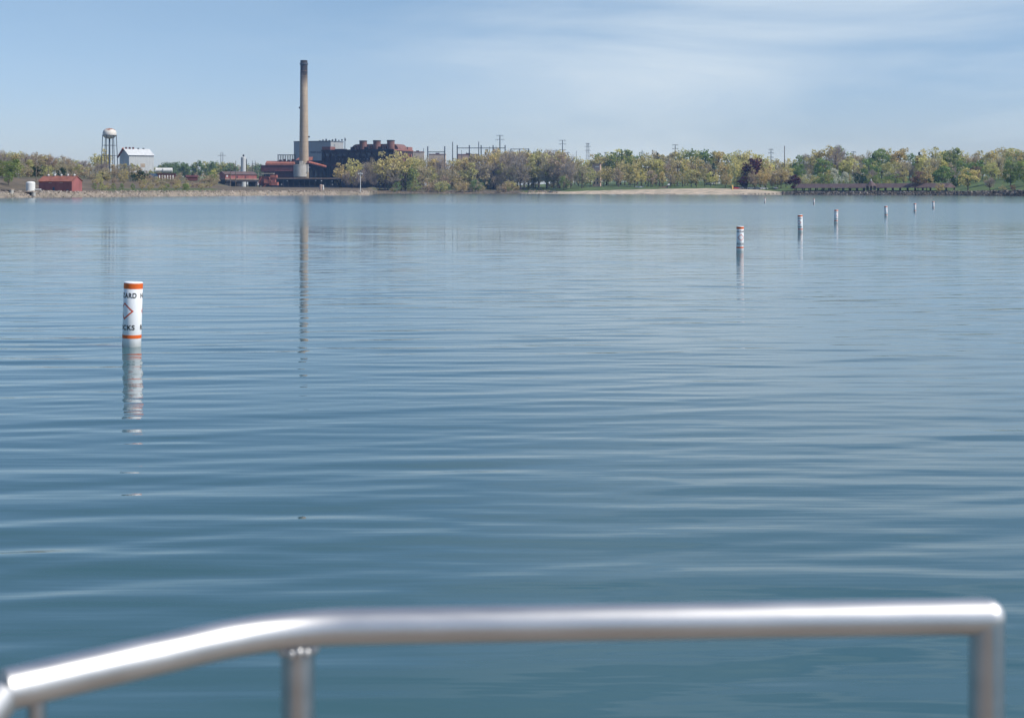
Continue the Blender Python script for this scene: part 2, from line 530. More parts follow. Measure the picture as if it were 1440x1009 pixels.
# ------------------------------------------------------------------ boat with tube railing
def alu(name, r0, r1, c0, c1):
    m = bpy.data.materials.new(name)
    m.use_nodes = True
    nt = m.node_tree
    b = nt.nodes['Principled BSDF']
    b.inputs['Metallic'].default_value = 1.0
    t = nt.nodes.new('ShaderNodeTexCoord')
    n = nt.nodes.new('ShaderNodeTexNoise'); n.inputs['Scale'].default_value = 45; n.inputs['Detail'].default_value = 5
    mp_ = nt.nodes.new('ShaderNodeMapping'); mp_.inputs['Scale'].default_value = (.25, 1, 1)
    r = nt.nodes.new('ShaderNodeMapRange'); r.inputs['To Min'].default_value = r0; r.inputs['To Max'].default_value = r1
    c = nt.nodes.new('ShaderNodeValToRGB')
    c.color_ramp.elements[0].color = (c0, c0 * .985, c0 * .96, 1); c.color_ramp.elements[1].color = (c1, c1 * .985, c1 * .96, 1)
    nt.links.new(t.outputs['Object'], mp_.inputs['Vector']); nt.links.new(mp_.outputs['Vector'], n.inputs['Vector'])
    nt.links.new(n.outputs['Fac'], r.inputs['Value']); nt.links.new(r.outputs['Result'], b.inputs['Roughness'])
    nt.links.new(n.outputs['Fac'], c.inputs['Fac']); nt.links.new(c.outputs['Color'], b.inputs['Base Color'])
    return m
M['alu'] = alu('brushed_aluminium_rail', .40, .53, .60, .76)
M['alu_post'] = alu('satin_aluminium_post', .26, .38, .50, .66)
M['hull'] = mat('white_gelcoat', (.75, .75, .74), .25, var=.03)
M['deckmat'] = mat('tan_deck_carpet', (.21, .175, .145), .95, var=.15, scale=30)

def smooth_path(pts, rad, n=9):
    """polyline with rounded corners"""
    P = [Vector(p) for p in pts]
    out = [P[0]]
    for i in range(1, len(P) - 1):
        a = (P[i - 1] - P[i]); b = (P[i + 1] - P[i])
        r = min(rad[i - 1], a.length * .49, b.length * .49)
        p0, p1 = P[i] + a.normalized() * r, P[i] + b.normalized() * r
        for k in range(n + 1):
            t = k / n
            out.append(p0 * (1 - t) ** 2 + P[i] * 2 * t * (1 - t) + p1 * t ** 2)
    out.append(P[-1])
    return out

def boat():
    RZ, RR, DECK = 1.616, .0160, .95
    root = thing('boat', (0, 0, 0), 0, 'boat bow edged with a polished aluminium tube railing', 'boat')
    # hull and deck
    h = MB()
    outline = [(-1.1, -4.0), (1.1, -4.0), (1.1, .95), (.85, 1.35), (.5, 1.44), (-.5, 1.44), (-.85, 1.30), (-1.1, .95)]
    prof = [(.80, -.28), (.93, .1), (1.0, DECK - .03)]
    vv, ff = [], []
    for k, z in prof:
        vv += [(x * k, -1.3 + (y + 1.3) * k, z) for x, y in outline]
    n = len(outline)
    for i in range(len(prof) - 1):
        ff += [(i * n + k, i * n + (k + 1) % n, (i + 1) * n + (k + 1) % n, (i + 1) * n + k) for k in range(n)]
    ff += [tuple(range(n - 1, -1, -1)), tuple(range(2 * n, 3 * n))]
    h.add(vv, ff).build('hull', M['hull'], root)
    d = MB()
    vv = [(x * .98, -1.3 + (y + 1.3) * .985, z) for z in (DECK - .031, DECK) for x, y in outline]
    d.add(vv, [tuple(range(n - 1, -1, -1)), tuple(range(n, 2 * n))] + [(k, (k + 1) % n, n + (k + 1) % n, n + k) for k in range(n)]).build('deck', M['deckmat'], root)
    # top rail
    pr = Vector((.4275, 1.281, RZ + .001)); pb = Vector((-.205, 1.252, RZ)); pl = Vector((-.392, 1.098, RZ - .001))
    pd = Vector((-.452, 1.02, RZ - .09)); pe = Vector((-.47, .98, DECK - .005))
    rail = MB().tube(smooth_path([pr, pb, pl], [.07], 14), RR, 28).build('top_rail', M['alu'], root, smooth=True)
    MB().lathe([(.0159 * math.sin(R(9 * k)) + .00005, .0159 * math.cos(R(9 * k))) for k in range(21)], 28, tuple(pr)).build('corner_joint', M['alu'], rail, smooth=True)
    MB().tube(smooth_path([pl, pd, pe], [.06], 10), RR * .98, 24).build('corner_rail', M['alu'], root, smooth=True)
    def weld(c, r, parent):
        v = MB()
        for k in range(14):
            a = 2 * math.pi * k / 14
            p = Vector(c) + Vector((math.cos(a) * r, math.sin(a) * r, (k % 2) * .0012))
            v.lathe([(.0004, .0042), (.0026, .0032), (.0036, 0), (.0026, -.0032), (.0004, -.0042)], 8, p)
        v.build('weld_bead', M['alu'], parent, smooth=True)
    for (x, y, r) in ((.4275, 1.281, .0157), (-.1885, 1.2525, .0150), (-.372, 1.113, .0075)):
        zt_ = RZ if x > 0 else RZ - .006
        p = MB().tube([(x, y, DECK - .004), (x, y, RZ - .5), (x, y, zt_)], r, 24).build('post', M['alu_post'], root, smooth=True)
        if r > .01 and x < 0: weld((x, y, RZ - .0185), r + .0004, p)
        MB().lathe([(r + .022, 0), (r + .022, .004), (r + .003, .007), (r + .003, .012)], 24, (x, y, DECK + .001)).build('base_flange', M['alu'], p, smooth=True)
boat()

# ------------------------------------------------------------------ hazard buoys
M['buoy'] = mat('white_buoy_plastic', (.86, .865, .87), .35, var=.03, scale=6)
M['orange'] = mat('orange_reflective_band', (.72, .13, .02), .45, var=.08, scale=8)
M['redline'] = mat('red_orange_print', (.62, .075, .025), .5, var=.05)
M['ink'] = mat('black_print', (.012, .012, .014), .6, var=.1)
BR = .119
def grime(m):
    nt = m.node_tree; b = nt.nodes['Principled BSDF']
    r0 = [n for n in nt.nodes if n.type == 'VALTORGB'][0]
    t = nt.nodes.new('ShaderNodeTexCoord'); sp = nt.nodes.new('ShaderNodeSeparateXYZ'); nt.links.new(t.outputs['Object'], sp.inputs[0])
    mp_ = nt.nodes.new('ShaderNodeMapping'); mp_.inputs['Scale'].default_value = (14, 14, 2.2)
    nn = nt.nodes.new('ShaderNodeTexNoise'); nn.inputs['Scale'].default_value = 1.5; nn.inputs['Detail'].default_value = 6
    nt.links.new(t.outputs['Object'], mp_.inputs['Vector']); nt.links.new(mp_.outputs['Vector'], nn.inputs['Vector'])
    ma = nt.nodes.new('ShaderNodeMath'); ma.operation = 'MULTIPLY_ADD'; ma.inputs[1].default_value = -.12
    nt.links.new(nn.outputs['Fac'], ma.inputs[0]); nt.links.new(sp.outputs['Z'], ma.inputs[2])
    mr = nt.nodes.new('ShaderNodeMapRange'); mr.inputs['From Min'].default_value = .035; mr.inputs['From Max'].default_value = -.04; mr.inputs['To Max'].default_value = .35
    nt.links.new(ma.outputs[0], mr.inputs['Value'])
    st = nt.nodes.new('ShaderNodeMapRange'); st.inputs['From Min'].default_value = .58; st.inputs['From Max'].default_value = .8; st.inputs['To Max'].default_value = .22
    nt.links.new(nn.outputs['Fac'], st.inputs['Value'])
    mxm = nt.nodes.new('ShaderNodeMath'); mxm.operation = 'MAXIMUM'
    nt.links.new(mr.outputs['Result'], mxm.inputs[0]); nt.links.new(st.outputs['Result'], mxm.inputs[1])
    mx = nt.nodes.new('ShaderNodeMix'); mx.data_type = 'RGBA'; mx.inputs['B'].default_value = (.22, .23, .17, 1)
    nt.links.new(mxm.outputs[0], mx.inputs['Factor']); nt.links.new(r0.outputs['Color'], mx.inputs['A']); nt.links.new(mx.outputs['Result'], b.inputs['Base Color'])
grime(M['buoy'])
def wrap(verts, faces, off):
    bm = bmesh.new()
    vl = [bm.verts.new(v) for v in verts]
    for f in faces:
        try: bm.faces.new([vl[i] for i in f])
        except ValueError: pass
    bmesh.ops.triangulate(bm, faces=bm.faces)
    for _ in range(6):
        es = [e for e in bm.edges if abs(e.verts[0].co.x - e.verts[1].co.x) > .008]
        if not es: break
        bmesh.ops.subdivide_edges(bm, edges=es, cuts=1)
        bmesh.ops.triangulate(bm, faces=[f for f in bm.faces if len(f.verts) > 3])
    r = BR + off
    for v in bm.verts:
        a = v.co.x / BR
        v.co = Vector((math.sin(a) * r, -math.cos(a) * r, v.co.y))
    bmesh.ops.triangulate(bm, faces=bm.faces)
    return bm
def text_mesh(word, width, z0, z1, name):
    cu = bpy.data.curves.new('t', 'FONT')
    cu.body = word
    cu.size = 1
    cu.offset = 0.03
    cu.space_character = 1.12
    o = bpy.data.objects.new('t', cu)
    COL.objects.link(o)
    dg = bpy.context.evaluated_depsgraph_get()
    me = bpy.data.meshes.new_from_object(o.evaluated_get(dg))
    vs_ = [Vector(v.co) for v in me.vertices]
    fs_ = [tuple(p.vertices) for p in me.polygons]
    bpy.data.objects.remove(o); bpy.data.curves.remove(cu); bpy.data.meshes.remove(me)
    x0, x1 = min(v.x for v in vs_), max(v.x for v in vs_)
    y0, y1 = min(v.y for v in vs_), max(v.y for v in vs_)
    vs_ = [((v.x - x0) / (x1 - x0) * width - width / 2, z0 + (v.y - y0) / (y1 - y0) * (z1 - z0), 0) for v in vs_]
    bm = wrap(vs_, fs_, .0016)
    out = bpy.data.meshes.new(name)
    bm.to_mesh(out); bm.free()
    out.materials.append(M['ink'])
    return out
haz_me = text_mesh('HAZARD', R(152) * BR, .630, .695, 'lettering')
roc_me = text_mesh('ROCKS', R(140) * BR, .220, .286, 'lettering')
def diamond():
    w, h, t = .128, .111, .017
    o = [(0, h), (w, 0), (0, -h), (-w, 0)]
    i = [(0, h - t * 1.4), (w - t * 1.5, 0), (0, -h + t * 1.4), (-w + t * 1.5, 0)]
    vs_ = [(x, .462 + y, 0) for x, y in o + i]
    fs_ = [(k, (k + 1) % 4, 4 + (k + 1) % 4, 4 + k) for k in range(4)]
    bm = wrap(vs_, fs_, .0016)
    me = bpy.data.meshes.new('diamond_mark'); bm.to_mesh(me); bm.free()
    me.materials.append(M['redline'])
    return me
dia_me = diamond()
body_me = MB().lathe([(.09, -.55), (BR, -.54), (BR, .824), (BR - .004, .831), (BR - .012, .833), (.02, .834)], 48).mesh('body', M['buoy'])
for p in body_me.polygons: p.use_smooth = len(p.vertices) == 4 and abs(p.normal.z) < .5
def ring(z0, z1):
    return MB().lathe([(BR + .0006, z0), (BR + .0014, z0), (BR + .0014, z1), (BR + .0006, z1)], 48).mesh('orange_band', M['orange'])
bandt_me, bandb_me = ring(.746, .818), ring(.112, .156)
BU = [(185, 487, -55, 1.7, 'white hazard buoy standing alone, big enough to read letters and diamond'),
      (1040.5, 353.5, 18, .6, 'white hazard buoy of the far row with diamond sign facing the boat, second in size'),
      (1125.5, 326, -30, -1.2, 'third buoy along the row from the boat, white with dark marks'),
      (1175.5, 313.2, 60, 1.5, 'fourth buoy along the row from the boat, white with orange ends'),
      (1246, 304.6, 100, -1.0, 'fifth buoy along the row from the boat, where the row bends away'),
      (1286.5, 298.2, 30, 0, 'sixth buoy along the row from the boat, thin white post with orange cap'),
      (1312.5, 293.4, 80, 0, 'seventh buoy from the boat, at the turning point of the row before the pavilion'),
      (1144.5, 287.3, 10, 0, 'small pale buoy near the left end of the pavilion, second last of the row'),
      (1075.5, 285.2, 50, 0, 'small pale buoy off the parked cars, last of the row')]
for (px, py, ang, tilt, lab) in BU:
    D = CAM_H * FPX / (py - HY)
    r = thing('hazard_buoy', (U(px) * D, D, 0), 0, lab, 'buoy', 'hazard buoys moored on the lake')
    r.rotation_euler = (0, R(tilt), 0)
    inst('body', body_me, r)
    inst('orange_band', bandt_me, r)
    inst('orange_band', bandb_me, r)
    for k in (0, 180):
        for nm, me in (('lettering', haz_me), ('lettering', roc_me), ('diamond_mark', dia_me)):
            o = inst(nm, me, r)
            o.rotation_euler = (0, 0, R(ang + k) - math.atan(U(px)))

# ------------------------------------------------------------------ generic building helper
def windows(parent, rects, m, y, name='window', t=.12):
    for (x0, x1, z0, z1) in rects:
        MB().box(x0, x1, y - t, y + .05, z0, z1).build(name, m, parent)

# ------------------------------------------------------------------ power plant
TH = R(-22)
zc = 3.3
# main hall, origin at its near right corner
hall = thing('power_station_hall', (U(553) * 1080, 1080, zc), TH, 'dark red brick power station hall with three stub stacks on its roof', 'building')
H = 29.6
w = MB().box(-62, 0, 0, 34, 0, H).build('wall', M['brick_shaded'], hall)
MB().box(-62.3, .3, -.3, .9, H, H + .9).build('parapet', M['brick_shaded'], hall)
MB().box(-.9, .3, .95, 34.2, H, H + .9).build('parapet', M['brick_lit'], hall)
for k in range(12):
    x = -59.5 + k * 5.2
    MB().box(x - .5, x + .5, -.55, 0, 0, H - 1.5).build('pilaster', M['brick_shaded'], hall)
for k in range(11):
    x = -49 + k * 3.05
    o = MB().box(x - .36, x + .36, -.75, -.56, 22.7, 23.5).build('window', M['dimglass'], hall)
for k in range(11):
    x = -56.9 + k * 5.2
    f = MB().box(x - 1.5, x + 1.5, -.12, .05, 5, 19).build('window', M['glass'], hall)
    MB().box(x - .1, x + .1, -.2, -.13, 5, 19).build('mullion', M['darksteel'], f)
    MB().box(x - 1.2, x + 1.2, -.12, .05, 25.6, 27.6).build('window', M['glass'], hall)
for k in range(6):
    y = 5.5 + k * 4.3
    f = MB().box(-.05, .14, y, y + 2.4, 16, 27).build('window', M['glass'], hall)
    MB().box(.141, .25, y + 1.05, y + 1.3, 16, 27).build('mullion', M['brick_lit'], f)
    MB().box(-.05, .5, y + 2.7, y + 4.0, 10, 27.6).build('pilaster', M['brick_lit'], hall)
# penthouse with rounded ends
pts = []
for k in range(7):
    a = R(90 + 15 * k); pts.append((-33.5 + 5 * math.cos(a), H + 5.2 * math.sin(a)))
pts = [(x, z) for x, z in pts]
poly = [(-38.5, H)] + [(4.5 - 2, H)] + [(2.5 - 5 + 5 * math.cos(R(15 * k)), H + 5.2 * math.sin(R(15 * k))) for k in range(1, 7)] + [(-33.5 - 5 * math.cos(R(90 - 15 * k)), H + 5.2 * math.sin(R(90 - 15 * k))) for k in range(0, 6)]
poly = [(x - 2.6, z) for x, z in poly]
ph = MB().prism_y(poly, 9, 25).build('penthouse', M['penthouse'], hall)
for k in range(9):
    x = -38 + k * 4.2
    MB().box(x, x + 1.3, 8.8, 9.1, H + 1.2, H + 4.2).build('window', M['glass'], ph)
for i, px in enumerate((508.5, 528.5, 548.5)):
    x = -30.0 + i * 11.9 + 1.0
    s_ = MB().lathe([(2.9, 0), (2.9, 7.0), (3.05, 7.1), (3.05, 7.9), (2.5, 7.95), (2.45, 7.2)], 28, (x, 6.2, H)).build('stub_stack', M['penthouse'], hall, smooth=False)
    MB().lathe([(3.12, 7.15), (3.12, 7.85)], 28, (x, 6.2, H)).build('stack_rim', M['darksteel'], s_)
    MB().box(x - 8.4, x - 4.6, 1.2, 5.5, H, H + 2.9).build('roof_house', M['brick_shaded'], hall)
    MB().box(x - 4.4, x - 3.2, 4.2, 7, H, H + 4.1).build('roof_duct', M['brick_lit'], hall)
MB().box(-4.5, -.2, 25.5, 33.6, H, H + 3.2).build('corner_tower', M['brick_lit'], hall)
MB().box(-11.5, -4.6, 26, 33, H, H + 2.4).build('roof_house', M['darksteel'], hall)
MB().box(-61.9, -54.5, .2, 8, H, H + 3.4).build('corner_tower', M['brick'], hall)
MB().box(-52, -44, 3, 8, H, H + 1.6).build('roof_house', M['darksteel'], hall)
MB().cyl((-43.2, 3, H), (-43.2, 3, H + 10.5), .35, .22, 8).build('mast', M['steel'], hall)

annex = thing('brick_annex', (U(454.5) * 1101, 1101, zc), TH, 'low dark brick annex between the tall chimney and the main hall', 'building')
MB().box(-22, 0, 0, 17, 0, 21.5).build('wall', M['brick_shaded'], annex)
MB().box(-22.3, .3, -.3, 17.3, 21.51, 22.2).build('cornice', M['brick_shaded'], annex)
for k in range(5):
    x = -20 + k * 4.3
    MB().box(x, x + 1.8, -.14, .05, 4, 15).build('window', M['glass'], annex)
MB().box(-15, -11.5, -.16, .05, 16.6, 17.5).build('window', M['paleglass'], annex)
MB().prism_x([(-4.5, 21.9 + .5), (-4.5, 22.8), (2, 25.2), (2, 22.3)], -22, -10).build('sloped_roof', M['redroof'], annex)

boiler = thing('boiler_house', (U(465) * 1142, 1142, zc + .5), TH, 'tall grey metal boiler house behind the chimney', 'building')
MB().box(-34, 0, 0, 21, 0, 37.8).build('wall', M['greymetal'], boiler)
MB().box(-34.2, .2, -.2, 21.2, 37.81, 38.5).build('roof_edge', M['steel'], boiler)
for k in range(9):
    x = -14 + k * 2.9
    MB().box(x, x + .8, 6, 7.2, 38.51, 39.3 + .5 * (k % 3)).build('roof_vent', M['steel'], boiler)
for x0, x1, z0, z1 in ((-18.6, -13.2, 28.6, 30.2), (-12.8, -8.4, 28.4, 30.1), (-7.8, -5.2, 28.6, 30.0), (-4.4, -1.8, 28.3, 31.6)):
    MB().box(x0, x1, -.1, .02, z0, z1).build('faded_sign', mat('faded_sign_paint', (.17, .17, .19), .7, var=.45, scale=1.2), boiler)
MB().box(-34.2, 0, -.12, .02, 17.5, 18.2).build('cladding_rail', M['steel'], boiler)
MB().box(-1.1, .1, -.1, .02, 0, 37.7).build('corner_trim', M['greymetal'], boiler)

# chimney
def chimney_mat():
    m = mat('banded_concrete_with_soot', (.40, .325, .245), .9, var=.14, scale=.5, stretch=(1, 1, .2))
    nt = m.node_tree
    b = nt.nodes['Principled BSDF']
    r0 = [n for n in nt.nodes if n.type == 'VALTORGB'][0]
    t = nt.nodes.new('ShaderNodeTexCoord'); sp = nt.nodes.new('ShaderNodeSeparateXYZ')
    nt.links.new(t.outputs['Object'], sp.inputs[0])
    nn = nt.nodes.new('ShaderNodeTexNoise'); nn.inputs['Scale'].default_value = .3
    mp_ = nt.nodes.new('ShaderNodeMapping'); mp_.inputs['Scale'].default_value = (1.6, 1.6, .12)
    nt.links.new(t.outputs['Object'], mp_.inputs['Vector']); nt.links.new(mp_.outputs['Vector'], nn.inputs['Vector'])
    ma = nt.nodes.new('ShaderNodeMath'); ma.operation = 'MULTIPLY_ADD'; ma.inputs[1].default_value = 14
    nt.links.new(nn.outputs['Fac'], ma.inputs[0]); nt.links.new(sp.outputs['Z'], ma.inputs[2])
    mr = nt.nodes.new('ShaderNodeMapRange'); mr.inputs['From Min'].default_value = 81; mr.inputs['From Max'].default_value = 95
    nt.links.new(ma.outputs[0], mr.inputs['Value'])
    mx = nt.nodes.new('ShaderNodeMix'); mx.data_type = 'RGBA'; mx.inputs['B'].default_value = (.035, .032, .034, 1)
    nt.links.new(mr.outputs['Result'], mx.inputs['Factor']); nt.links.new(r0.outputs['Color'], mx.inputs['A'])
    nt.links.new(mx.outputs['Result'], b.inputs['Base Color'])
    return m
cd = 1066
chim = thing('chimney', (U(427.4) * cd, cd, zc), 0, 'very tall tapered concrete chimney with soot-black top', 'chimney')
HC = ZY(85, cd) - zc
MB().lathe([(3.95, 0), (3.5, 22), (3.0, 60), (2.62, HC - .1), (2.55, HC), (2.1, HC), (2.1, HC - 3)], 36).build('shaft', chimney_mat(), chim, smooth=True)
MB().lathe([(2.66, HC - 3.3), (3.1, HC - 3.2), (3.1, HC - 2.0), (2.66, HC - 1.9)], 36).build('rim_platform', M['steel'], chim)
for k in range(18):
    zz = 24 + k * 3.8
    rr_ = np.interp(zz, [0, 22, 60, HC], [3.95, 3.5, 3.0, 2.62])
    MB().lathe([(rr_ - .05, zz), (rr_ + .045, zz + .03), (rr_ + .045, zz + .17), (rr_ - .05, zz + .2)], 36).build('steel_band', M['tan'], chim)
zz = ZY(152, cd) - zc
MB().box(-3.7, -2.9, -.6, .6, zz - .4, zz + .9).build('inspection_box', M['darksteel'], chim)
MB().box(3.3, 4.4, -.6, .6, ZY(193.5, cd) - zc, ZY(191.5, cd) - zc).build('floodlight', M['darksteel'], chim)
# silo in front
sd = 1054
silo = thing('silo', (U(422.3) * sd, sd, zc), 0, 'pale concrete silo on red legs at the foot of the chimney', 'silo')
zb, zt = ZY(250, sd) - zc, ZY(231.5, sd) - zc
MB().lathe([(4.0, zb), (4.95, zb + .8), (5.0, zt - .4), (5.15, zt - .35), (5.15, zt), (.5, zt + .25)], 30).build('body', M['pale_concrete'], silo)
for k in range(8):
    a = 2 * math.pi * k / 8 + .2
    MB().box(-.35, .35, -.35, .35, 0, zb + .6).build('leg', M['redmetal'], silo).location = (3.9 * math.cos(a), 3.9 * math.sin(a), 0)
MB().box(-3.2, -.5, -2, 1.5, zt + .1, zt + 3.4).build('roof_machine', M['darksteel'], silo)
MB().box(-.3, 2.0, -2.6, 1.0, zt + .1, zt + 2.6).build('roof_machine', M['pale_concrete'], silo)
MB().box(2.2, 3.6, -2.0, 1.2, zt + .05, zt + 1.8).build('roof_machine', M['concrete'], silo)
MB().box(4.6, 6.0, -1.6, 1.4, zb + 4, zt).build('side_hopper', M['pale_concrete'], silo)
# red duct pipe
p0, p1 = AT(433, 227.8, 1061), AT(457.5, 234.3, 1100)
duct = tag(MB().cyl(p0, p1, 1.0, 1.0, 18).build('duct_pipe', M['machine'], None, smooth=False), 'sloping rust red duct pipe leaving the silo towards the brick annex', 'pipe')
# conveyor house
cvd = 1060
def wb(px0, px1, py0, py1, D, dep):
    """box in a thing's own coordinates from its picture extent at distance D"""
    return px0, px1, py0, py1, D, dep
def pxbox(root, name, px0, px1, pyt, pyb, D, dep, m):
    x0, x1 = U(px0) * D - root.location.x, U(px1) * D - root.location.x
    z1, z0 = ZY(pyt, D) - root.location.z, ZY(pyb, D) - root.location.z
    y = D - root.location.y
    return MB().box(x0, x1, y, y + dep, z0, z1).build(name, m, root)
conv = thing('conveyor_house', (U(390) * cvd, cvd, zc), 0, 'maroon steel conveyor house with open steel frame on its roof', 'building')
pxbox(conv, 'wall', 367, 413.6, 233, 241.5, cvd, 12, M['maroon'])
pxbox(conv, 'roof_edge', 366.6, 413.6, 232.3, 232.95, cvd - .4, 12.8, M['maroon'])
pxbox(conv, 'gallery', 386, 413.2, 241.6, 250.4, cvd + 1, 9, M['maroon'])
pxbox(conv, 'gallery_sill', 386.5, 413, 239.8, 240.4, cvd - .6, 1, M['redmetal'])
pxbox(conv, 'core_wall', 368, 413.4, 250.5, 266.5, cvd + 5, 6, M['darksteel'])
pxbox(conv, 'stair_tower', 371, 385.8, 241.6, 250.4, cvd + 3, 6, M['darksteel'])
zl = ZY(232.2, cvd) - zc
x0, x1 = (U(373) - U(390)) * cvd, (U(413.5) - U(390)) * cvd
MB().prism_x([(0, zl), (0, zl + 1.2), (6, zl + 3.2), (12, zl + 1.2), (12, zl)], x0, x1).build('upper_roof', M['redroof'], conv)
x0, x1 = (U(389) - U(390)) * cvd, (U(413.5) - U(390)) * cvd
fz0, fz1 = zl + 3.0, ZY(217.2, cvd) - zc
for y in (4, 8):
    MB().box(x0, x1, y - .2, y + .2, fz1 - .45, fz1).build('frame_beam', M['darksteel'], conv)
    for k in range(8):
        x = x0 + .25 + (x1 - x0 - .5) * k / 7
        MB().box(x - .17, x + .17, y - .15, y + .15, fz0 - 1, fz1 - .46).build('frame_post', M['darksteel'], conv)
for k in range(4):
    xx = x0 + 1 + k * 3.1
    MB().box(xx, xx + 1.8, 4.5, 7.4, fz0 - .9, fz0 + 1.1 + .5 * (k % 2)).build('roof_machine', M['maroon'], conv)

# loading dock deck in front of the plant
dd = 1030
dock = thing('loading_dock', (U(434) * dd, dd, zc), 0, 'long dark loading dock with rusty pink edge beam below the silo', 'dock')
pxbox(dock, 'deck', 388.5, 480, 251.4, 253, dd, 16, M['darksteel'])
pxbox(dock, 'edge_beam', 388.5, 480, 250.2, 251.35, dd - .3, 1.2, M['tan'])
pxbox(dock, 'back_wall', 389, 479, 253.2, 266.5, dd + 14, .8, M['darksteel'])
pxbox(dock, 'front_wall', 392, 476, 261.5, 267, dd + 2, .8, M['steel'])
for k in range(13):
    p = 390 + k * 7.4
    pxbox(dock, 'column', p, p + 1.1, 253.05, 267, dd + .6, .7, M['darksteel'])
for p, q in ((396, 259.3), (404, 254.4), (444, 254), (467, 254.8), (467.4, 259.5)):
    pxbox(dock, 'lamp', p - .6, p + .6, q - .6, q + .6, dd + .3, .25, M['paleglass'])
# ore unloader
ud = 985
unl = thing('ore_unloader', (U(376) * ud, ud, GZ(376, ud)), 0, 'weathered red ore unloading machine with stacked cabins beside the dock', 'machine')
pxbox(unl, 'body', 364, 378, 248, 261, ud, 7, M['maroon'])
pxbox(unl, 'head', 380, 388.5, 246, 250, ud - 1, 6, M['machine'])
pxbox(unl, 'arm', 381.5, 387, 250.1, 256, ud - .5, 4, M['machine'])
pxbox(unl, 'hopper', 379, 390, 256.2, 260.5, ud - 1, 6, M['machine'])
pxbox(unl, 'cab', 371, 379, 252, 258, ud - 1.5, 1.4, M['machine'])
pxbox(unl, 'top_frame', 368, 384.5, 243.4, 244.4, ud, 5, M['concrete'])
for p in (368.3, 373, 378, 383.6):
    pxbox(unl, 'frame_post', p, p + .9, 244.45, 248.5, ud + .2, .5, M['steel'])
for p in (364, 369, 375, 381, 388):
    pxbox(unl, 'leg', p, p + 1.2, 260.5, 266.5, ud + .4, 1, M['darksteel'])
for a, b in (((362, 259), (368, 249)), ((366, 266), (374, 260)), ((378, 249), (382, 256)), ((384, 256), (390, 249))):
    q0, q1 = AT(a[0], a[1], ud - 1.7), AT(b[0], b[1], ud - 1.7)
    MB().cyl(q0 - unl.location, q1 - unl.location, .3, .3, 6).build('brace', M['machine'], unl)

# elevated red shed
ed = 900
eh = thing('elevated_shed', (U(317) * ed, ed, GZ(317, ed)), R(35), 'long red shed raised on dark piers beside the shore rocks', 'building')
g0 = eh.location.z
zd, ze, zr = ZY(251, ed) - g0, ZY(245.2, ed) - g0, ZY(240.8, ed) - g0
MB().box(0, 21.5, 0, 11, zd, ze).build('wall', M['redmetal'], eh)
MB().prism_x([(-.5, ze - .1), (5.5, zr), (11.5, ze - .1), (5.5, zr - .35)], -.4, 22).build('roof', M['roofbrown'], eh)
MB().prism_x([(.02, ze + .01), (5.5, zr - .4), (10.98, ze + .01)], -.02, .2).build('gable', M['redmetal'], eh)
MB().box(-.6, 22.5, -.8, 11.6, zd - .75, zd - .02).build('platform', M['tan'], eh)
MB().box(-.4, 22.3, -.5, 11.3, zd - 2.0, zd - .76).build('beam', M['darksteel'], eh)
for x0, x1 in ((-.3, 4), (8.2, 11.2), (20.6, 22)):
    MB().box(x0, x1, .3, 10.5, -.8, zd - 2.01).build('pier', M['darksteel'], eh)
MB().box(.6, 1.6, -.12, 0, ze - 1.6, ze - .5).build('window', M['paleglass'], eh)
for x in (7.5, 13.2):
    MB().box(x, x + 1.0, -.12, .02, zd + .2, zd + 1.7).build('door', M['maroon'], eh)

# slim white silo and gable barn
sl = thing('slim_silo', (U(342.4) * 1000, 1000, GZ(342.4, 1000)), 0, 'slim white cylindrical silo with black cap behind the elevated red shed', 'silo')
zz = ZY(221.5, 1000) - sl.location.z
MB().lathe([(1.8, 0), (1.8, zz), (1.5, zz + .3), (.3, zz + .6)], 20).build('body', M['whitewall'], sl)
MB().lathe([(.6, zz + .3), (.6, zz + 1.8), (.2, zz + 2.1)], 12).build('cap', M['black'], sl)
MB().box(2.0, 2.4, -.3, .3, 0, zz - 1).build('ladder_cage', M['darksteel'], sl)
bd = 800
barn = thing('gabled_warehouse', (U(181.5) * bd, bd, GZ(181.5, bd)), R(30), 'big white gabled warehouse beside the water tower', 'building')
g0 = barn.location.z
ze, zr = ZY(218, bd) - g0, ZY(209, bd + 8) - g0
MB().box(0, 14, 0, 20.5, 0, ze).build('wall', M['whitewall'], barn)
MB().prism_x([(-.5, ze - .15), (10.25, zr), (21, ze - .15), (10.25, zr - .5)], -.4, 14.4).build('roof', M['palesheet'], barn)
MB().prism_x([(.02, ze + .01), (10.25, zr - .55), (20.48, ze + .01)], -.02, 13.98).build('gable', M['whitewall'], barn)
MB().box(-.2, 14.2, -.08, .02, ze - .5, ze - .12).build('gutter', M['steel'], barn)
for k, x in enumerate((.6, 2.6, 4.6, 7.5, 10.5)):
    MB().box(x, x + .9, 9.7, 10.8, zr - .3, zr + (.9 if k < 3 else .5)).build('roof_vent', M['maroon'] if k < 3 else M['steel'], barn)
MB().cyl((-2.2, 16, ze - 1), (-1.0, 9, zr + .2), .5, .5, 8).build('feed_spout', M['machine'], barn)
MB().cyl((.8, -.7, 5.6), (6.4, -.7, 2.4), .3, .3, 6).build('conveyor_arm', M['darksteel'], barn)
MB().box(6.5, 9, -.06, .02, 3.5, 5.6).build('rust_patch', M['sandstone'], barn)

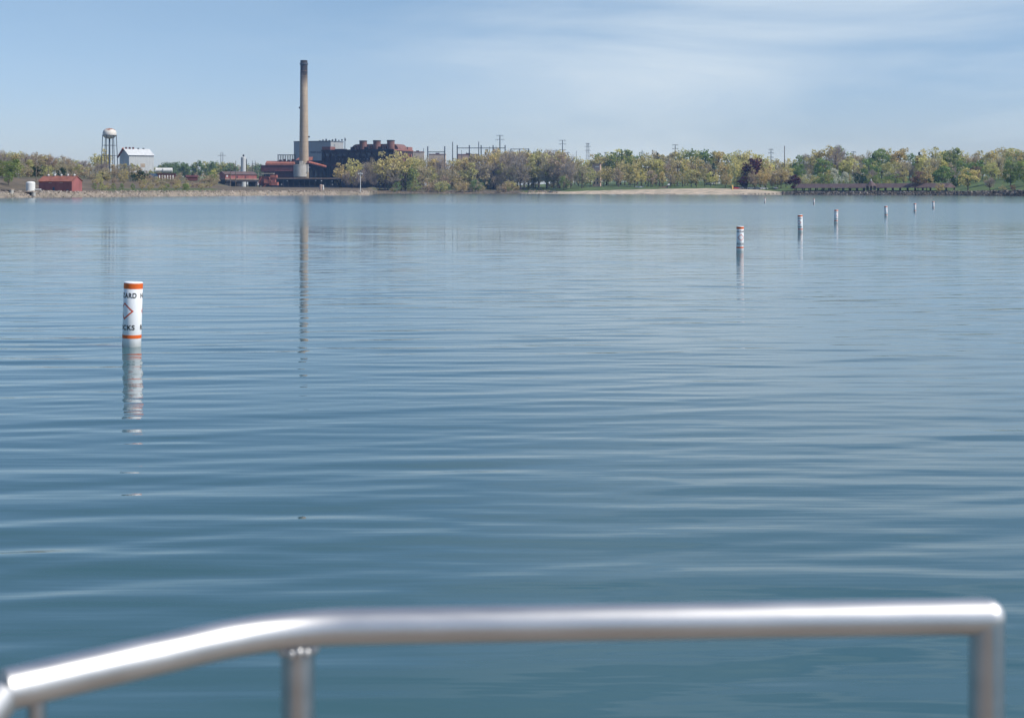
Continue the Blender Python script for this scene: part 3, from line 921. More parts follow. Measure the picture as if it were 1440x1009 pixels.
# water tower
td = 850
tw = thing('water_tower', (U(154) * td, td, GZ(154, td)), 0, 'white water tower with rusty dome on tall thin legs', 'water tower')
g0 = tw.location.z
def ztw(y): return ZY(y, td) - g0
def tank_mat():
    m = mat('white_tank_paint_with_rust', (.66, .64, .60), .6, var=.1, scale=.5)
    nt = m.node_tree; b = nt.nodes['Principled BSDF']
    r0 = [n for n in nt.nodes if n.type == 'VALTORGB'][0]
    t = nt.nodes.new('ShaderNodeTexCoord'); sp = nt.nodes.new('ShaderNodeSeparateXYZ'); nt.links.new(t.outputs['Object'], sp.inputs[0])
    nn = nt.nodes.new('ShaderNodeTexNoise'); nn.inputs['Scale'].default_value = .55; nt.links.new(t.outputs['Object'], nn.inputs['Vector'])
    ma = nt.nodes.new('ShaderNodeMath'); ma.operation = 'MULTIPLY_ADD'; ma.inputs[1].default_value = 3.0
    nt.links.new(nn.outputs['Fac'], ma.inputs[0]); nt.links.new(sp.outputs['Z'], ma.inputs[2])
    mr = nt.nodes.new('ShaderNodeMapRange'); mr.inputs['From Min'].default_value = ztw(184) + 1.6; mr.inputs['From Max'].default_value = ztw(182) + 1.6
    nt.links.new(ma.outputs[0], mr.inputs['Value'])
    mx = nt.nodes.new('ShaderNodeMix'); mx.data_type = 'RGBA'; mx.inputs['B'].default_value = (.27, .12, .075, 1)
    nt.links.new(mr.outputs['Result'], mx.inputs['Factor']); nt.links.new(r0.outputs['Color'], mx.inputs['A']); nt.links.new(mx.outputs['Result'], b.inputs['Base Color'])
    return m
prof = [(.05, ztw(195.2)), (1.6, ztw(194.9)), (2.9, ztw(193.6)), (3.7, ztw(191.6)), (4.0, ztw(190)), (4.02, ztw(186.5)), (3.6, ztw(183.8)), (2.8, ztw(181.9)), (1.5, ztw(180.7)), (.1, ztw(180.3))]
MB().lathe(prof, 32).build('tank', tank_mat(), tw, smooth=True)
MB().lathe([(4.0, ztw(190.6)), (4.45, ztw(190.5)), (4.45, ztw(190.1)), (4.0, ztw(190))], 32).build('walkway', M['steel'], tw)
MB().lathe([(.55, -.5), (.5, ztw(194.8))], 14).build('riser_pipe', M['steel'], tw)
for k in range(6):
    a = R(60 * k + 22)
    MB().cyl((5.0 * math.cos(a), 5.0 * math.sin(a), -.5), (3.95 * math.cos(a), 3.95 * math.sin(a), ztw(190.2)), .26, .22, 8).build('leg', M['steel'], tw)
    b_ = R(60 * (k + 1) + 22)
    for yy, rr_ in ((204.5, 4.3), (219, 4.7)):
        MB().cyl((rr_ * math.cos(a), rr_ * math.sin(a), ztw(yy)), (rr_ * math.cos(b_), rr_ * math.sin(b_), ztw(yy)), .1, .1, 5).build('strut', M['steel'], tw)

# red shed by the shore
rd = 468
rs = thing('red_shed', (U(101) * rd, rd, GZ(101, rd) - .1), R(-20), 'red metal shed with five white roof vents above the shore rocks', 'building')
g0 = rs.location.z
ze, zr = ZY(254.2, rd) - g0, ZY(247.2, rd + 2) - g0
MB().box(-13.2, 0, 0, 5.4, 0, ze).build('wall', M['redmetal'], rs)
MB().prism_x([(-.35, ze - .2), (2.7, zr), (5.75, ze - .2), (2.7, zr - .22)], -13.5, .25).build('roof', M['redroof'], rs)
MB().prism_x([(.02, ze + .01), (2.7, zr - .24), (5.38, ze + .01)], -13.18, -.01).build('gable', M['redmetal'], rs)
for k in range(5):
    x = -11.4 + k * 2.6
    MB().lathe([(.2, zr - .1), (.2, zr + .12), (.36, zr + .16), (.34, zr + .46), (.05, zr + .56)], 10, (x, 2.7, 0)).build('roof_vent', M['white'], rs)
for x in (-9.0, -4.6):
    MB().box(x, x + 1.0, -.3, .02, ze - .75, ze - .5).build('wall_lamp', M['pinkbeige'], rs)
MB().box(-7.6, -6.8, -.05, .02, .1, 1.6).build('door', M['blue'], rs)
for x in (-12, -2.2):
    MB().box(x, x + 1.0, -.05, .02, .1, .8).build('door', M['blue'], rs)
# tank and slabs
tk = thing('storage_tank', (U(43) * 452, 452, GZ(43, 452)), 0, 'white vertical storage tank left of the red shed', 'tank')
MB().lathe([(1.42, -.1), (1.42, 2.55), (1.2, 2.85), (.6, 3.02), (.05, 3.06)], 24).build('body', M['white'], tk, smooth=False)
MB().box(1.45, 3.3, -.3, .3, .35, .7).build('pipe_bridge', M['white'], tk)
MB().box(1.5, 3.2, -.05, .05, 2.2, 2.3).build('handrail', M['steel'], tk)
for i, (pa, pb_, d, lab) in enumerate(((1, 18, 431, 'pale concrete slab on short piers amid shore rocks, left of the white tank'), (32.5, 49, 440, 'pale concrete slab on short piers amid shore rocks, below the white tank'), (112, 122, 452, 'pale concrete slab on short piers amid shore rocks, right of the red shed'))):
    c = thing('concrete_slab', (U((pa + pb_) / 2) * d, d, GZ((pa + pb_) / 2, d)), R(-8), lab, 'slab', 'slabs on the rocks')
    L_ = (pb_ - pa) / 2 * d / FPX
    MB().box(-L_, L_, -.7, 1.2, .55, .8).build('top', M['sandstone'], c)
    for x in (-L_ * .95, -L_ * .1, L_ * .6):
        MB().box(x, x + .35 * L_, -.4, 1.0, -.6, .54).build('pier', M['pale_concrete'] if x > 0 else M['darksteel'], c)
# striped shed, small shed, white lying tanks
ss = thing('striped_shed', (U(222) * 640, 640, GZ(222, 640)), R(22), 'low maroon shed with white door strips and a blue-black end', 'building')
MB().box(0, 8, 0, 5, 0, 2.5).build('wall', M['maroon'], ss)
MB().box(-.3, 8.2, -.3, 5.3, 2.51, 2.75).build('roof', M['maroon'], ss)
MB().box(-3.3, -.02, 0.05, 4.6, 0, 2.6).build('end_room', M['blue'], ss)
for k in range(6):
    MB().box(.5 + k * 1.2, .95 + k * 1.2, -.06, .02, .1, 1.9).build('door', M['white'], ss)
s2 = thing('small_shed', (U(262) * 660, 660, GZ(262, 660)), R(20), 'small maroon shed on the scrubby bank', 'building')
MB().box(0, 5.2, 0, 4, 0, 1.7).build('wall', M['maroon'], s2)
MB().prism_x([(-.3, 1.7), (2, 2.6), (4.3, 1.7)], -.2, 5.4).build('roof', M['maroon'], s2)
for i, (px, L_) in enumerate(((226, 2.6), (236, 2.4))):
    t_ = thing('lying_tank', (U(px) * 760, 760, GZ(px, 760)), R(10), ('white lying tank next to the big warehouse' , 'white lying tank with rounded end, farther from the warehouse')[i], 'tank', 'white tanks behind the striped shed')
    zc_ = ZY(239.5, 760) - t_.location.z
    MB().cyl((-L_, 0, zc_), (L_, 0, zc_), 1.3, 1.3, 18).build('shell', M['white'], t_)
    for x in (-L_ * .6, L_ * .6):
        MB().box(x - .2, x + .2, -.9, .9, -.2, zc_ - .6).build('saddle', M['steel'], t_)

# beige buildings behind the trees
for (pa, pb_, yt, D, lab, mm) in ((578, 595, 214, 1240, 'beige flat-roofed building beside the brick hall with thin red roof edge', 'beige'),
                                  (603, 626, 217.3, 1280, 'beige low building behind the switchyard gantry poles', 'beige'),
                                  (643.5, 672, 217.6, 1260, 'pinkish brick building behind the switchyard gantry', 'pinkbeige')):
    b_ = thing('industrial_block', (U((pa + pb_) / 2) * D, D, GZ((pa + pb_) / 2, D) - .3), 0, lab, 'building')
    L_ = (pb_ - pa) / 2 * D / FPX
    h_ = ZY(yt, D) - b_.location.z
    MB().box(-L_, L_, 0, 16, 0, h_).build('wall', M[mm], b_)
    MB().box(-L_ - .2, L_ + .2, -.2, 16.2, h_ + .01, h_ + .6).build('roof_edge', M['brick_lit'], b_)
    MB().box(-L_ * .2, L_ * .25, 4, 8, h_ + .61, h_ + 1.6).build('roof_unit', M['steel'], b_)
bt = thing('brick_tower', (U(838.5) * 1050, 1050, GZ(838.5, 1050)), R(-12), 'narrow red brick house tower standing among the trees', 'building')
h_ = ZY(231, 1050) - bt.location.z
MB().box(-2.8, 2.8, 0, 6, 0, h_).build('wall', M['pinkbeige'], bt)
MB().box(-3.0, 3.0, -.2, 6.2, h_ + .01, h_ + .5).build('roof', M['roofbrown'], bt)
for k in range(3):
    MB().box(-1.8, -.9, -.08, .02, 2 + k * 3, 3.7 + k * 3).build('window', M['glass'], bt)
    MB().box(.7, 1.6, -.08, .02, 2 + k * 3, 3.7 + k * 3).build('window', M['glass'], bt)
MB().box(-.9, 2.2, -.1, .02, h_ - 2.2, h_ - 1.5).build('lintel', M['white'], bt)
for i, (px, yt, D, lab) in enumerate(((1093, 238.5, 930, 'white roofed house showing between trees left of the tall pole'), (1005, 243.5, 985, 'white roofed house glimpsed among the trees above the beach'),
                                      (672, 246.5, 1120, 'white flat trailer roof glimpsed through bare trees'), (711, 245, 1120, 'pale shed with white roof behind bare trees'))):
    hs = thing('house', (U(px) * D, D, GZ(px, D)), R(15), lab, 'house')
    h_ = min(6.5, max(2.5, ZY(yt, D) - hs.location.z))
    MB().box(-4.2, 4.2, 0, 7, 0, h_ - 1.6).build('wall', M['whitewall'], hs)
    MB().prism_x([(-.5, h_ - 1.7), (3.5, h_), (7.5, h_ - 1.7)], -4.6, 4.6).build('roof', M['white'], hs)
    MB().box(-2.6, -1.4, -.07, .02, .8, h_ - 2.2).build('window', M['glass'], hs)
    MB().box(1.2, 2.4, -.07, .02, .8, h_ - 2.2).build('window', M['glass'], hs)

# ------------------------------------------------------------------ pylons, poles, gantry
def pylon(px, D, yt, arms, lab, r=.32, m='steel', name='transmission_pole', cat='pole', group=None):
    b = GZ(px, D)
    t = thing(name, (U(px) * D, D, b), 0, lab, cat, group)
    h_ = ZY(yt, D) - b
    MB().cyl((0, 0, -.5), (0, 0, h_), r * 1.25, r * .8, 8).build('pole', M[m], t)
    for (y, hw) in arms:
        z = ZY(y, D) - b; hw_ = hw * D / FPX
        a = MB().box(-hw_, hw_, -.12, .12, z - .14, z + .14).build('cross_arm', M[m], t)
        for sgn in (-1, 1):
            for q in (.55, .95):
                MB().cyl((sgn * hw_ * q, 0, z - .14), (sgn * hw_ * q, 0, z - 1.0), .09, .09, 5).build('insulator', M[m], a)
    return t
LMK0 = [(643, 'at the first gantry column'), (660, 'at the second gantry column'), (683, 'between the middle gantry columns'), (690, 'at the fourth gantry column'), (700, 'beside the tallest pylon'), (722, 'at the thin distant gantry'), (745, 'right of the thin distant gantry'),
        (770, 'left of the four-armed pole'), (783, 'touching the four-armed pole'), (800, 'right of the four-armed pole'), (870, 'over the tall green tree'), (1040, 'over the parked cars')]
pylon(703, 1200, 190, [(190.4, 4.8), (196.2, 6.2)], 'tall pylon with two cross arms above the switchyard, tallest of the poles', .5)
pylon(791, 1250, 197, [(197.3, 4.8), (202.4, 5), (210.7, 5), (214.5, 4.5)], 'pole with four cross arms left of the lattice tower', .42)
pylon(949.5, 1150, 203.2, [(203.5, 4), (208.8, 4.4)], 'pole with two cross arms rising above the woods behind the beach', .36)
pylon(1084.2, 1080, 209.3, [(210, 3.2), (214.6, 3.8), (221, 3.5)], 'pole with three cross arms left of the plain tall pole', .3)
pylon(1200.3, 1000, 212.8, [(213.6, 3.4)], 'pole with one cross arm peeking over the trees behind the pavilion', .26)
pylon(903, 1300, 211, [(214, 3), (216.5, 3)], 'small distant pole with two arms over the woods', .3)
pylon(1103.3, 900, 205, [], 'plain tall dark pole between house and pavilion', .26, 'wood')
pylon(636.5, 1180, 199.5, [], 'plain steel mast beside the switchyard gantry', .42)
pylon(673.2, 1180, 199.3, [], 'plain steel mast standing within the switchyard gantry', .4)
pylon(595.5, 1180, 208.5, [], 'short plain steel mast near the beige building', .26)
pylon(810.5, 1200, 212, [], 'thin plain mast between the pylons', .2)
pylon(51, 520, 213, [], 'plain wooden pole behind the red shed', .13, 'wood')
pylon(68, 540, 236, [], 'short wooden pole above the red shed roof', .11, 'wood')
pylon(126, 560, 241, [], 'short wooden pole at the wire fence', .11, 'wood')
pylon(131, 500, 249, [], 'thin wooden pole at the shore right of the red shed', .09, 'wood')
pylon(134, 600, 235, [], 'pale wooden pole with lamp under the water tower', .12, 'wood')
pylon(174.6, 600, 226, [], 'wooden pole before the warehouse gable', .12, 'wood')
pylon(324, 800, 232, [], 'short pole left of the slim silo', .2, 'wood')
pylon(331.5, 900, 226, [], 'tall pole left of the slim silo', .2, 'wood')
pylon(328, 1000, 229, [], 'thin pole behind the elevated shed', .18, 'wood')
for px, yt, arm in ((649, 211, 0), (656, 213.5, 0), (684, 209, 2), (688.5, 206, 0), (697.5, 205, 0), (721, 211, 1.5), (735.5, 212, 0), (757, 213, 2), (768, 209.5, 0), (783, 210, 2.5), (799, 213, 2), (869, 211.5, 2), (1040, 211, 2)):
    pylon(px, 1230 + 7 * (px % 9), yt, [(yt + 1.5, arm)] if arm else [], f'thin {"armed pole" if arm else "bare mast"} peeking over the trees {min(LMK0, key=lambda t: abs(t[0] - px))[1]}', .2, 'steel', 'mast', 'mast', 'thin masts over the woods')
hp = thing('power_pylon', (U(312) * 1150, 1150, GZ(312, 1150)), 0, 'twin-pole pylon with cross arm left of the slim silo', 'pylon')
h_ = ZY(214, 1150) - hp.location.z
za = ZY(218.6, 1150) - hp.location.z
for x in (-.8, .8):
    MB().cyl((x, 0, -.5), (x, 0, h_), .26, .2, 6).build('pole', M['steel'], hp)
MB().box(-3.4, 3.4, -.15, .15, za - .15, za + .15).build('cross_arm', M['steel'], hp)
pl2 = thing('power_pylon', (U(357) * 1150, 1150, GZ(357, 1150)), 0, 'twin-pole pylon right of the slim silo', 'pylon')
h_ = ZY(226, 1150) - pl2.location.z
for x in (-1.1, 1.1):
    MB().cyl((x, 0, -.5), (x, 0, h_), .26, .2, 6).build('pole', M['steel'], pl2)
MB().box(-1.6, 1.6, -.15, .15, h_ - 2.5, h_ - 2.2).build('cross_arm', M['steel'], pl2)
def lattice(px, D, yt, w0, w1, arms, lab):
    b = GZ(px, D)
    t = thing('lattice_tower', (U(px) * D, D, b), R(20), lab, 'pylon')
    h_ = ZY(yt, D) - b
    cs = [(-1, -1), (1, -1), (1, 1), (-1, 1)]
    for c in cs:
        MB().cyl((c[0] * w0, c[1] * w0, -.4), (c[0] * w1, c[1] * w1, h_), .10, .08, 5).build('leg', M['steel'], t)
    br = MB()
    nseg = 7
    for k in range(nseg):
        z0, z1 = h_ * k / nseg, h_ * (k + 1) / nseg
        wa, wb_ = w0 + (w1 - w0) * k / nseg, w0 + (w1 - w0) * (k + 1) / nseg
        for i in range(4):
            c, d = cs[i], cs[(i + 1) % 4]
            br.cyl((c[0] * wa, c[1] * wa, z0), (d[0] * wb_, d[1] * wb_, z1), .045, .045, 4)
            br.cyl((d[0] * wa, d[1] * wa, z0), (c[0] * wb_, c[1] * wb_, z1), .045, .045, 4)
    br.build('bracing', M['steel'], t)
    for (y, hw) in arms:
        z = ZY(y, D) - b
        MB().box(-hw * D / FPX, hw * D / FPX, -.2, .2, z - .15, z + .15).build('cross_arm', M['steel'], t)
lattice(826.5, 1300, 201, 1.9, .8, [(202, 3), (206, 5), (211.5, 5)], 'steel lattice tower right of the four-armed pole')
lattice(851.5, 1600, 213.8, 1.6, .7, [(214.5, 3)], 'small distant lattice tower behind the brick tower')
# switchyard gantries
def gantry(pxs, D, yt, yb, lab):
    c = pxs[len(pxs) // 2]
    b = GZ(c, D)
    t = thing('switchyard_gantry', (U(c) * D, D, b), 0, lab, 'gantry')
    x = [U(p) * D - t.location.x for p in pxs]
    ht, hb = ZY(yt, D) - b, ZY(yb, D) - b
    for q in x:
        MB().box(q - .45, q + .45, -.45, .45, -.5, ht).build('column', M['steel'], t)
    for q0, q1 in zip(x[:-1], x[1:]):
        bm_ = MB().box(q0 + .46, q1 - .46, -.2, .2, hb - .25, hb + .25).build('beam', M['steel'], t)
        n_ = max(2, int((q1 - q0) / 2.2))
        v = MB()
        for k in range(n_):
            a0 = q0 + .5 + (q1 - q0 - 1) * k / n_; a1 = q0 + .5 + (q1 - q0 - 1) * (k + 1) / n_
            v.cyl((a0, 0, hb - .25), ((a0 + a1) / 2, 0, hb - 1.1), .07, .07, 4)
            v.cyl(((a0 + a1) / 2, 0, hb - 1.1), (a1, 0, hb - .25), .07, .07, 4)
        v.build('truss_web', M['steel'], bm_)
gantry([643, 660, 676.6, 693.4, 710.3], 1200, 204.2, 208, 'long switchyard gantry of five steel columns and a truss beam')
gantry([601.5, 625.4], 1190, 205.8, 213.5, 'two-column switchyard gantry near the beige buildings')
gantry([718.5, 730.5, 743.5], 1330, 209, 209.6, 'thin distant gantry frame right of the tallest pylon')

# beacon lamp at the end of the rock spit, small marker
lp = thing('lamp_post', (U(506.8) * 671, 671, 1.6), 0, 'white lamp post on the tip of the rock spit', 'lamp post')
MB().cyl((0, 0, 0), (0, 0, 9.4), .17, .12, 8).build('pole', M['white'], lp)
MB().box(-.9, .9, -.12, .12, 8.6, 8.8).build('arm', M['white'], lp)
for x in (-.8, .75):
    MB().box(x - .3, x + .3, -.25, .25, 8.3, 8.9).build('lamp_head', M['white'], lp)
MB().box(-.3, .4, -.2, .2, 9.4, 10.0).build('lamp_head', M['steel'], lp)
mk = thing('shore_beacon', (U(453) * 672, 672, 2.6), 0, 'small pink and white beacon on the rocks before the dock', 'beacon')
MB().lathe([(.9, 0), (.75, 2.2), (.3, 2.4)], 10, (-.5, 0, 0)).build('base', M['pinkbeige'], mk)
MB().lathe([(.35, 0), (.3, 2.0), (.1, 2.3)], 10, (.6, -.5, 0)).build('post', M['white'], mk)
MB().cyl((-.3, 0, 2.3), (-.3, 0, 4.0), .12, .1, 6).build('mast', M['steel'], mk)
MB().box(-.5, -.1, -.2, .2, 4.0, 4.4).build('lamp', M['white'], mk)
# chain fence on the bank
fc = thing('wire_fence', (U(155) * 575, 575, GZ(155, 575)), 0, 'low grey rail fence on the brown bank below the woods', 'fence')
fx0, fx1 = (U(118) - U(155)) * 575, (U(188) - U(155)) * 575
for k in range(15):
    x = fx0 + (fx1 - fx0) * k / 14
    z = GXY(fc.location.x + x, 575) - fc.location.z
    MB().box(x - .06, x + .06, -.06, .06, z - .3, z + 1.3).build('post', M['steel'], fc)
for dz in (.55, 1.2):
    v = MB()
    P = [(fx0 + (fx1 - fx0) * k / 14, -.1, GXY(fc.location.x + fx0 + (fx1 - fx0) * k / 14, 575) - fc.location.z + dz) for k in range(15)]
    v.tube(P, .05, 5).build('rail', M['steel'], fc)

# ------------------------------------------------------------------ picnic pavilion and gazebo
A, B = Vector((U(1112) * 775, 775, 0)), Vector((U(1338) * 690, 690, 0))
dirv = (B - A); LP = dirv.length; rzp = math.atan2(dirv.y, dirv.x)
pv = thing('pavilion', (A.x, A.y, 1.3), rzp, 'very long open picnic pavilion with purple-brown roof along the rocks', 'pavilion')
MB().box(0, LP, 0, 7, -1.0, .1).build('floor', M['concrete'], pv)
MB().prism_x([(-.8, 2.3), (3.5, 4.6), (7.8, 2.3), (3.5, 4.2)], 3, LP - 3).build('roof', M['roofbrown'], pv)
MB().add([(3, -.8, 2.3), (3, 7.8, 2.3), (0, 3.5, 2.3), (3, 3.5, 4.6)], [(0, 1, 3), (0, 3, 2), (1, 2, 3), (0, 2, 1)]).build('hip_end', M['roofbrown'], pv)
MB().add([(LP - 3, -.8, 2.3), (LP - 3, 7.8, 2.3), (LP, 3.5, 2.3), (LP - 3, 3.5, 4.6)], [(0, 1, 3), (0, 3, 2), (1, 2, 3), (0, 2, 1)]).build('hip_end', M['roofbrown'], pv)
for k in range(22):
    x = 3.5 + (LP - 7) * k / 21
    for y in (.2, 6.6):
        MB().box(x - .22, x + .22, y, y + .4, .1, 2.6).build('post', M['darksteel'], pv)
MB().box(1, LP * .49, .3, .5, .11, 1.0).build('railing', M['darksteel'], pv)
MB().box(LP * .55, LP - 2, .3, .5, .11, 1.0).build('railing', M['darksteel'], pv)
for k in range(9):
    x = 8 + k * (LP - 16) / 8 + (k % 3)
    MB().box(x, x + 2, 2.5, 4.5, .1, .85).build('picnic_table', M['wood'], pv)
gz = thing('gazebo', (U(1225) * 716, 716, 1.3), rzp, 'octagonal gazebo with pointed brown roof in the middle of the pavilion', 'gazebo')
MB().lathe([(2.3, -.8), (2.3, 1.1)], 8).build('base_wall', M['roofbrown'], gz)
for k in range(8):
    a = R(45 * k)
    MB().box(-.15, .15, -.15, .15, 1.1, 3.4).build('post', M['darksteel'], gz).location = (2.15 * math.cos(a), 2.15 * math.sin(a), 0)
MB().lathe([(2.9, 3.2), (2.6, 3.5), (1.4, 4.8), (.5, 5.8), (.1, 5.9)], 8).build('roof', M['roofbrown'], gz)
MB().lathe([(.25, 5.8), (.28, 6.3), (.08, 6.8)], 8).build('finial', M['white'], gz)

# ------------------------------------------------------------------ parked cars and lifeguard boards on the beach
def car(px, D, rz, m, lab):
    c = thing('parked_car', (U(px) * D, D, GZ(px, D)), rz, lab, 'car', 'cars parked behind the beach')
    MB().prism_y([(-2.2, .35), (2.2, .35), (2.25, .8), (1.2, .95), (-1.9, 1.0), (-2.25, .8)], -.85, .85).build('body', m, c)
    MB().prism_y([(-1.8, 1.0), (1.15, .96), (.45, 1.48), (-1.3, 1.5)], -.74, .74).build('cabin', M['glass'], c)
    MB().prism_y([(-1.32, 1.505), (.47, 1.485), (.4, 1.54), (-1.25, 1.56)], -.72, .72).build('roof', m, c)
    for x in (-1.4, 1.4):
        for y in (-.82, .82):
            MB().cyl((x, y - .1, .33), (x, y + .1, .33), .33, .33, 14).build('wheel', M['rubber'], c)
silver = mat('silver_car_paint', (.42, .44, .47), .35, metal=.3, var=.04)
whitep = mat('white_car_paint', (.78, .78, .78), .3, var=.03)
redp = mat('red_car_paint', (.42, .03, .05), .35, var=.05)
darkp = mat('dark_blue_car_paint', (.03, .04, .07), .35, var=.05)
for px, dd_, rz, m_, lab in ((1034.2, 842, 15, redp, 'red car, the only one in the row behind the beach'), (1040.5, 846, -25, silver, 'silver car next to the red car'),
                             (1048.5, 850, 20, darkp, 'dark blue car under the small purple tree'), (1056.5, 842, -20, whitep, 'white car right of the dark blue car'),
                             (1065.5, 838, -30, silver, 'silver car between two white cars'), (1074.2, 832, 10, whitep, 'white car at the row end beside the lamp pole'),
                             (1091.2, 828, 70, silver, 'silver car apart from the row, near the pavilion')):
    car(px, dd_, R(rz), m_, lab)
kb = thing('rescue_board', (U(1030.5) * 835, 835, GZ(1030.5, 835)), R(15), 'yellow board leaning upright on its dark rack beside the red car', 'board')
M['yellow'] = mat('yellow_board_paint', (.65, .42, .12), .5)
MB().prism_x([(-.08, 0), (.08, 0), (.55, 2.5), (.45, 2.7), (.33, 2.5)], -.35, .35).build('board', M['yellow'], kb)
MB().cyl((-.2, 1.2, -.1), (-.3, .3, 2.3), .1, .1, 6).build('rack_leg', M['black'], kb)
pylon(1071.7, 850, 253.5, [], 'thin white lamp pole among the parked cars', .09, 'white', 'lamp_pole')
ls = thing('lifeguard_stand', (U(940.5) * 920, 920, GZ(940.5, 920)), 0, 'small white and dark stand on the sand with a ramp', 'stand')
for x in (-.6, .6):
    for y in (-.6, .6):
        MB().cyl((x * 1.3, y * 1.3, -.2), (x, y, 1.7), .09, .09, 5).build('leg', M['darksteel'], ls)
MB().box(-.8, .8, -.8, .8, 1.7, 1.85).build('platform', M['white'], ls)
MB().box(-.7, .7, .5, .7, 1.86, 2.7).build('backrest', M['white'], ls)
MB().prism_y([(-7.5, -.1), (-.85, -.1), (-.85, 1.7)], -.4, .4).build('ramp', M['tan'], ls)
wb2 = thing('beached_dinghy', (U(899) * 962, 962, GZ(899, 962)), R(8), 'small white dinghy lying behind the beach', 'boat')
MB().prism_y([(-2.6, .1), (2.2, .1), (3.0, .8), (-2.8, .8)], -.8, .8).build('hull', M['white'], wb2)
MB().box(-2.5, 2.4, -.7, .7, .801, .86).build('deck', M['whitewall'], wb2)

# ------------------------------------------------------------------ rocks
def rockmat(name):
    m = mat(name, (1, 1, 1), .92, var=0, scale=1.3)
    nt = m.node_tree; b = nt.nodes['Principled BSDF']
    at = nt.nodes.new('ShaderNodeAttribute'); at.attribute_name = 'rock'
    mu = nt.nodes.new('ShaderNodeMix'); mu.data_type = 'RGBA'; mu.blend_type = 'MULTIPLY'; mu.inputs['Factor'].default_value = 1
    rp_ = [n for n in nt.nodes if n.type == 'VALTORGB'][0]
    rp_.color_ramp.elements[0].color = (.75, .75, .75, 1); rp_.color_ramp.elements[1].color = (1.15, 1.15, 1.15, 1)
    nt.links.new(at.outputs['Color'], mu.inputs['A']); nt.links.new(rp_.outputs['Color'], mu.inputs['B']); nt.links.new(mu.outputs['Result'], b.inputs['Base Color'])
    return m
M['rock'] = rockmat('shore_rock')
_bm = bmesh.new(); bmesh.ops.create_icosphere(_bm, subdivisions=1, radius=1)
ICO_V = np.array([v.co[:] for v in _bm.verts]); ICO_F = [tuple(v.index for v in f.verts) for f in _bm.faces]; _bm.free()
def rocks(name, lab, spots, cols, seed):
    rng = np.random.default_rng(seed)
    V, F, C = [], [], []
    for (x, y, z, s) in spots:
        a = rng.normal(size=(3, 3)); q, _ = np.linalg.qr(a)
        sc = s * np.array([rng.uniform(.8, 1.5), rng.uniform(.7, 1.1), rng.uniform(.5, .85)])
        v = (ICO_V * rng.uniform(.75, 1.2, (12, 1)) * sc)
        v = v @ (np.eye(3) * .6 + q * .4).T + (x, y, z)
        o = len(V)
        V += v.tolist(); F += [tuple(i + o for i in f) for f in ICO_F]
        c = cols[rng.integers(len(cols))]; k = rng.uniform(.72, 1.18)
        C += [[c[0] * k, c[1] * k, c[2] * k, 1]] * 12
    me = bpy.data.meshes.new(name); me.from_pydata(V, [], F)
    at = me.color_attributes.new('rock', 'FLOAT_COLOR', 'POINT'); at.data.foreach_set('color', np.array(C).ravel())
    me.materials.append(M['rock'])
    o = bpy.data.objects.new(name, me); COL.objects.link(o)
    tag(o, lab, 'rocks', kind='stuff')
rng = np.random.default_rng(21)
def strip(n, pa, pb_, oa, ob, sa, sb, lift=0):
    out = []
    for _ in range(n):
        px = rng.uniform(pa, pb_); o = rng.uniform(oa, ob)
        D = YS(px) + o
        out.append((U(px) * D, D, max(.05, GZ(px, D)) + lift, rng.uniform(sa, sb)))
    return out
pale = [(.37, .315, .265), (.32, .27, .225), (.42, .37, .325), (.29, .245, .205), (.20, .17, .15)]
dark = [(.10, .09, .085), (.07, .065, .065), (.16, .14, .125), (.28, .25, .22), (.05, .05, .055)]
rocks('shore_rocks', 'pale tan rock armour along the left shore and spit', strip(3000, -120, 518, -.5, 8, .25, .85, -.15) + strip(450, -120, 518, 5, 10, .4, .9, -.1), pale, 5)
rocks('shore_rocks', 'low dark and pale rocks below the wooded bank', strip(420, 520, 760, -.5, 7, .35, .8), dark + pale, 6)
rocks('shore_rocks', 'dark boulders in front of the picnic pavilion', strip(1900, 1100, 1560, -.5, 16, .4, 1.0, .2), dark, 8)
rocks('shore_rocks', 'thin line of dark stones at the edge of the beach', strip(110, 892, 950, -.3, 2.5, .25, .5) + strip(60, 1030, 1100, 0, 6, .3, .7), dark[:3], 9)
rocks('shore_rocks', 'sandy pink stones heaped at the left end of the beach', strip(170, 742, 785, 4, 26, .4, .9, .2), [(.36, .27, .22), (.40, .33, .28), (.28, .21, .18)], 10)

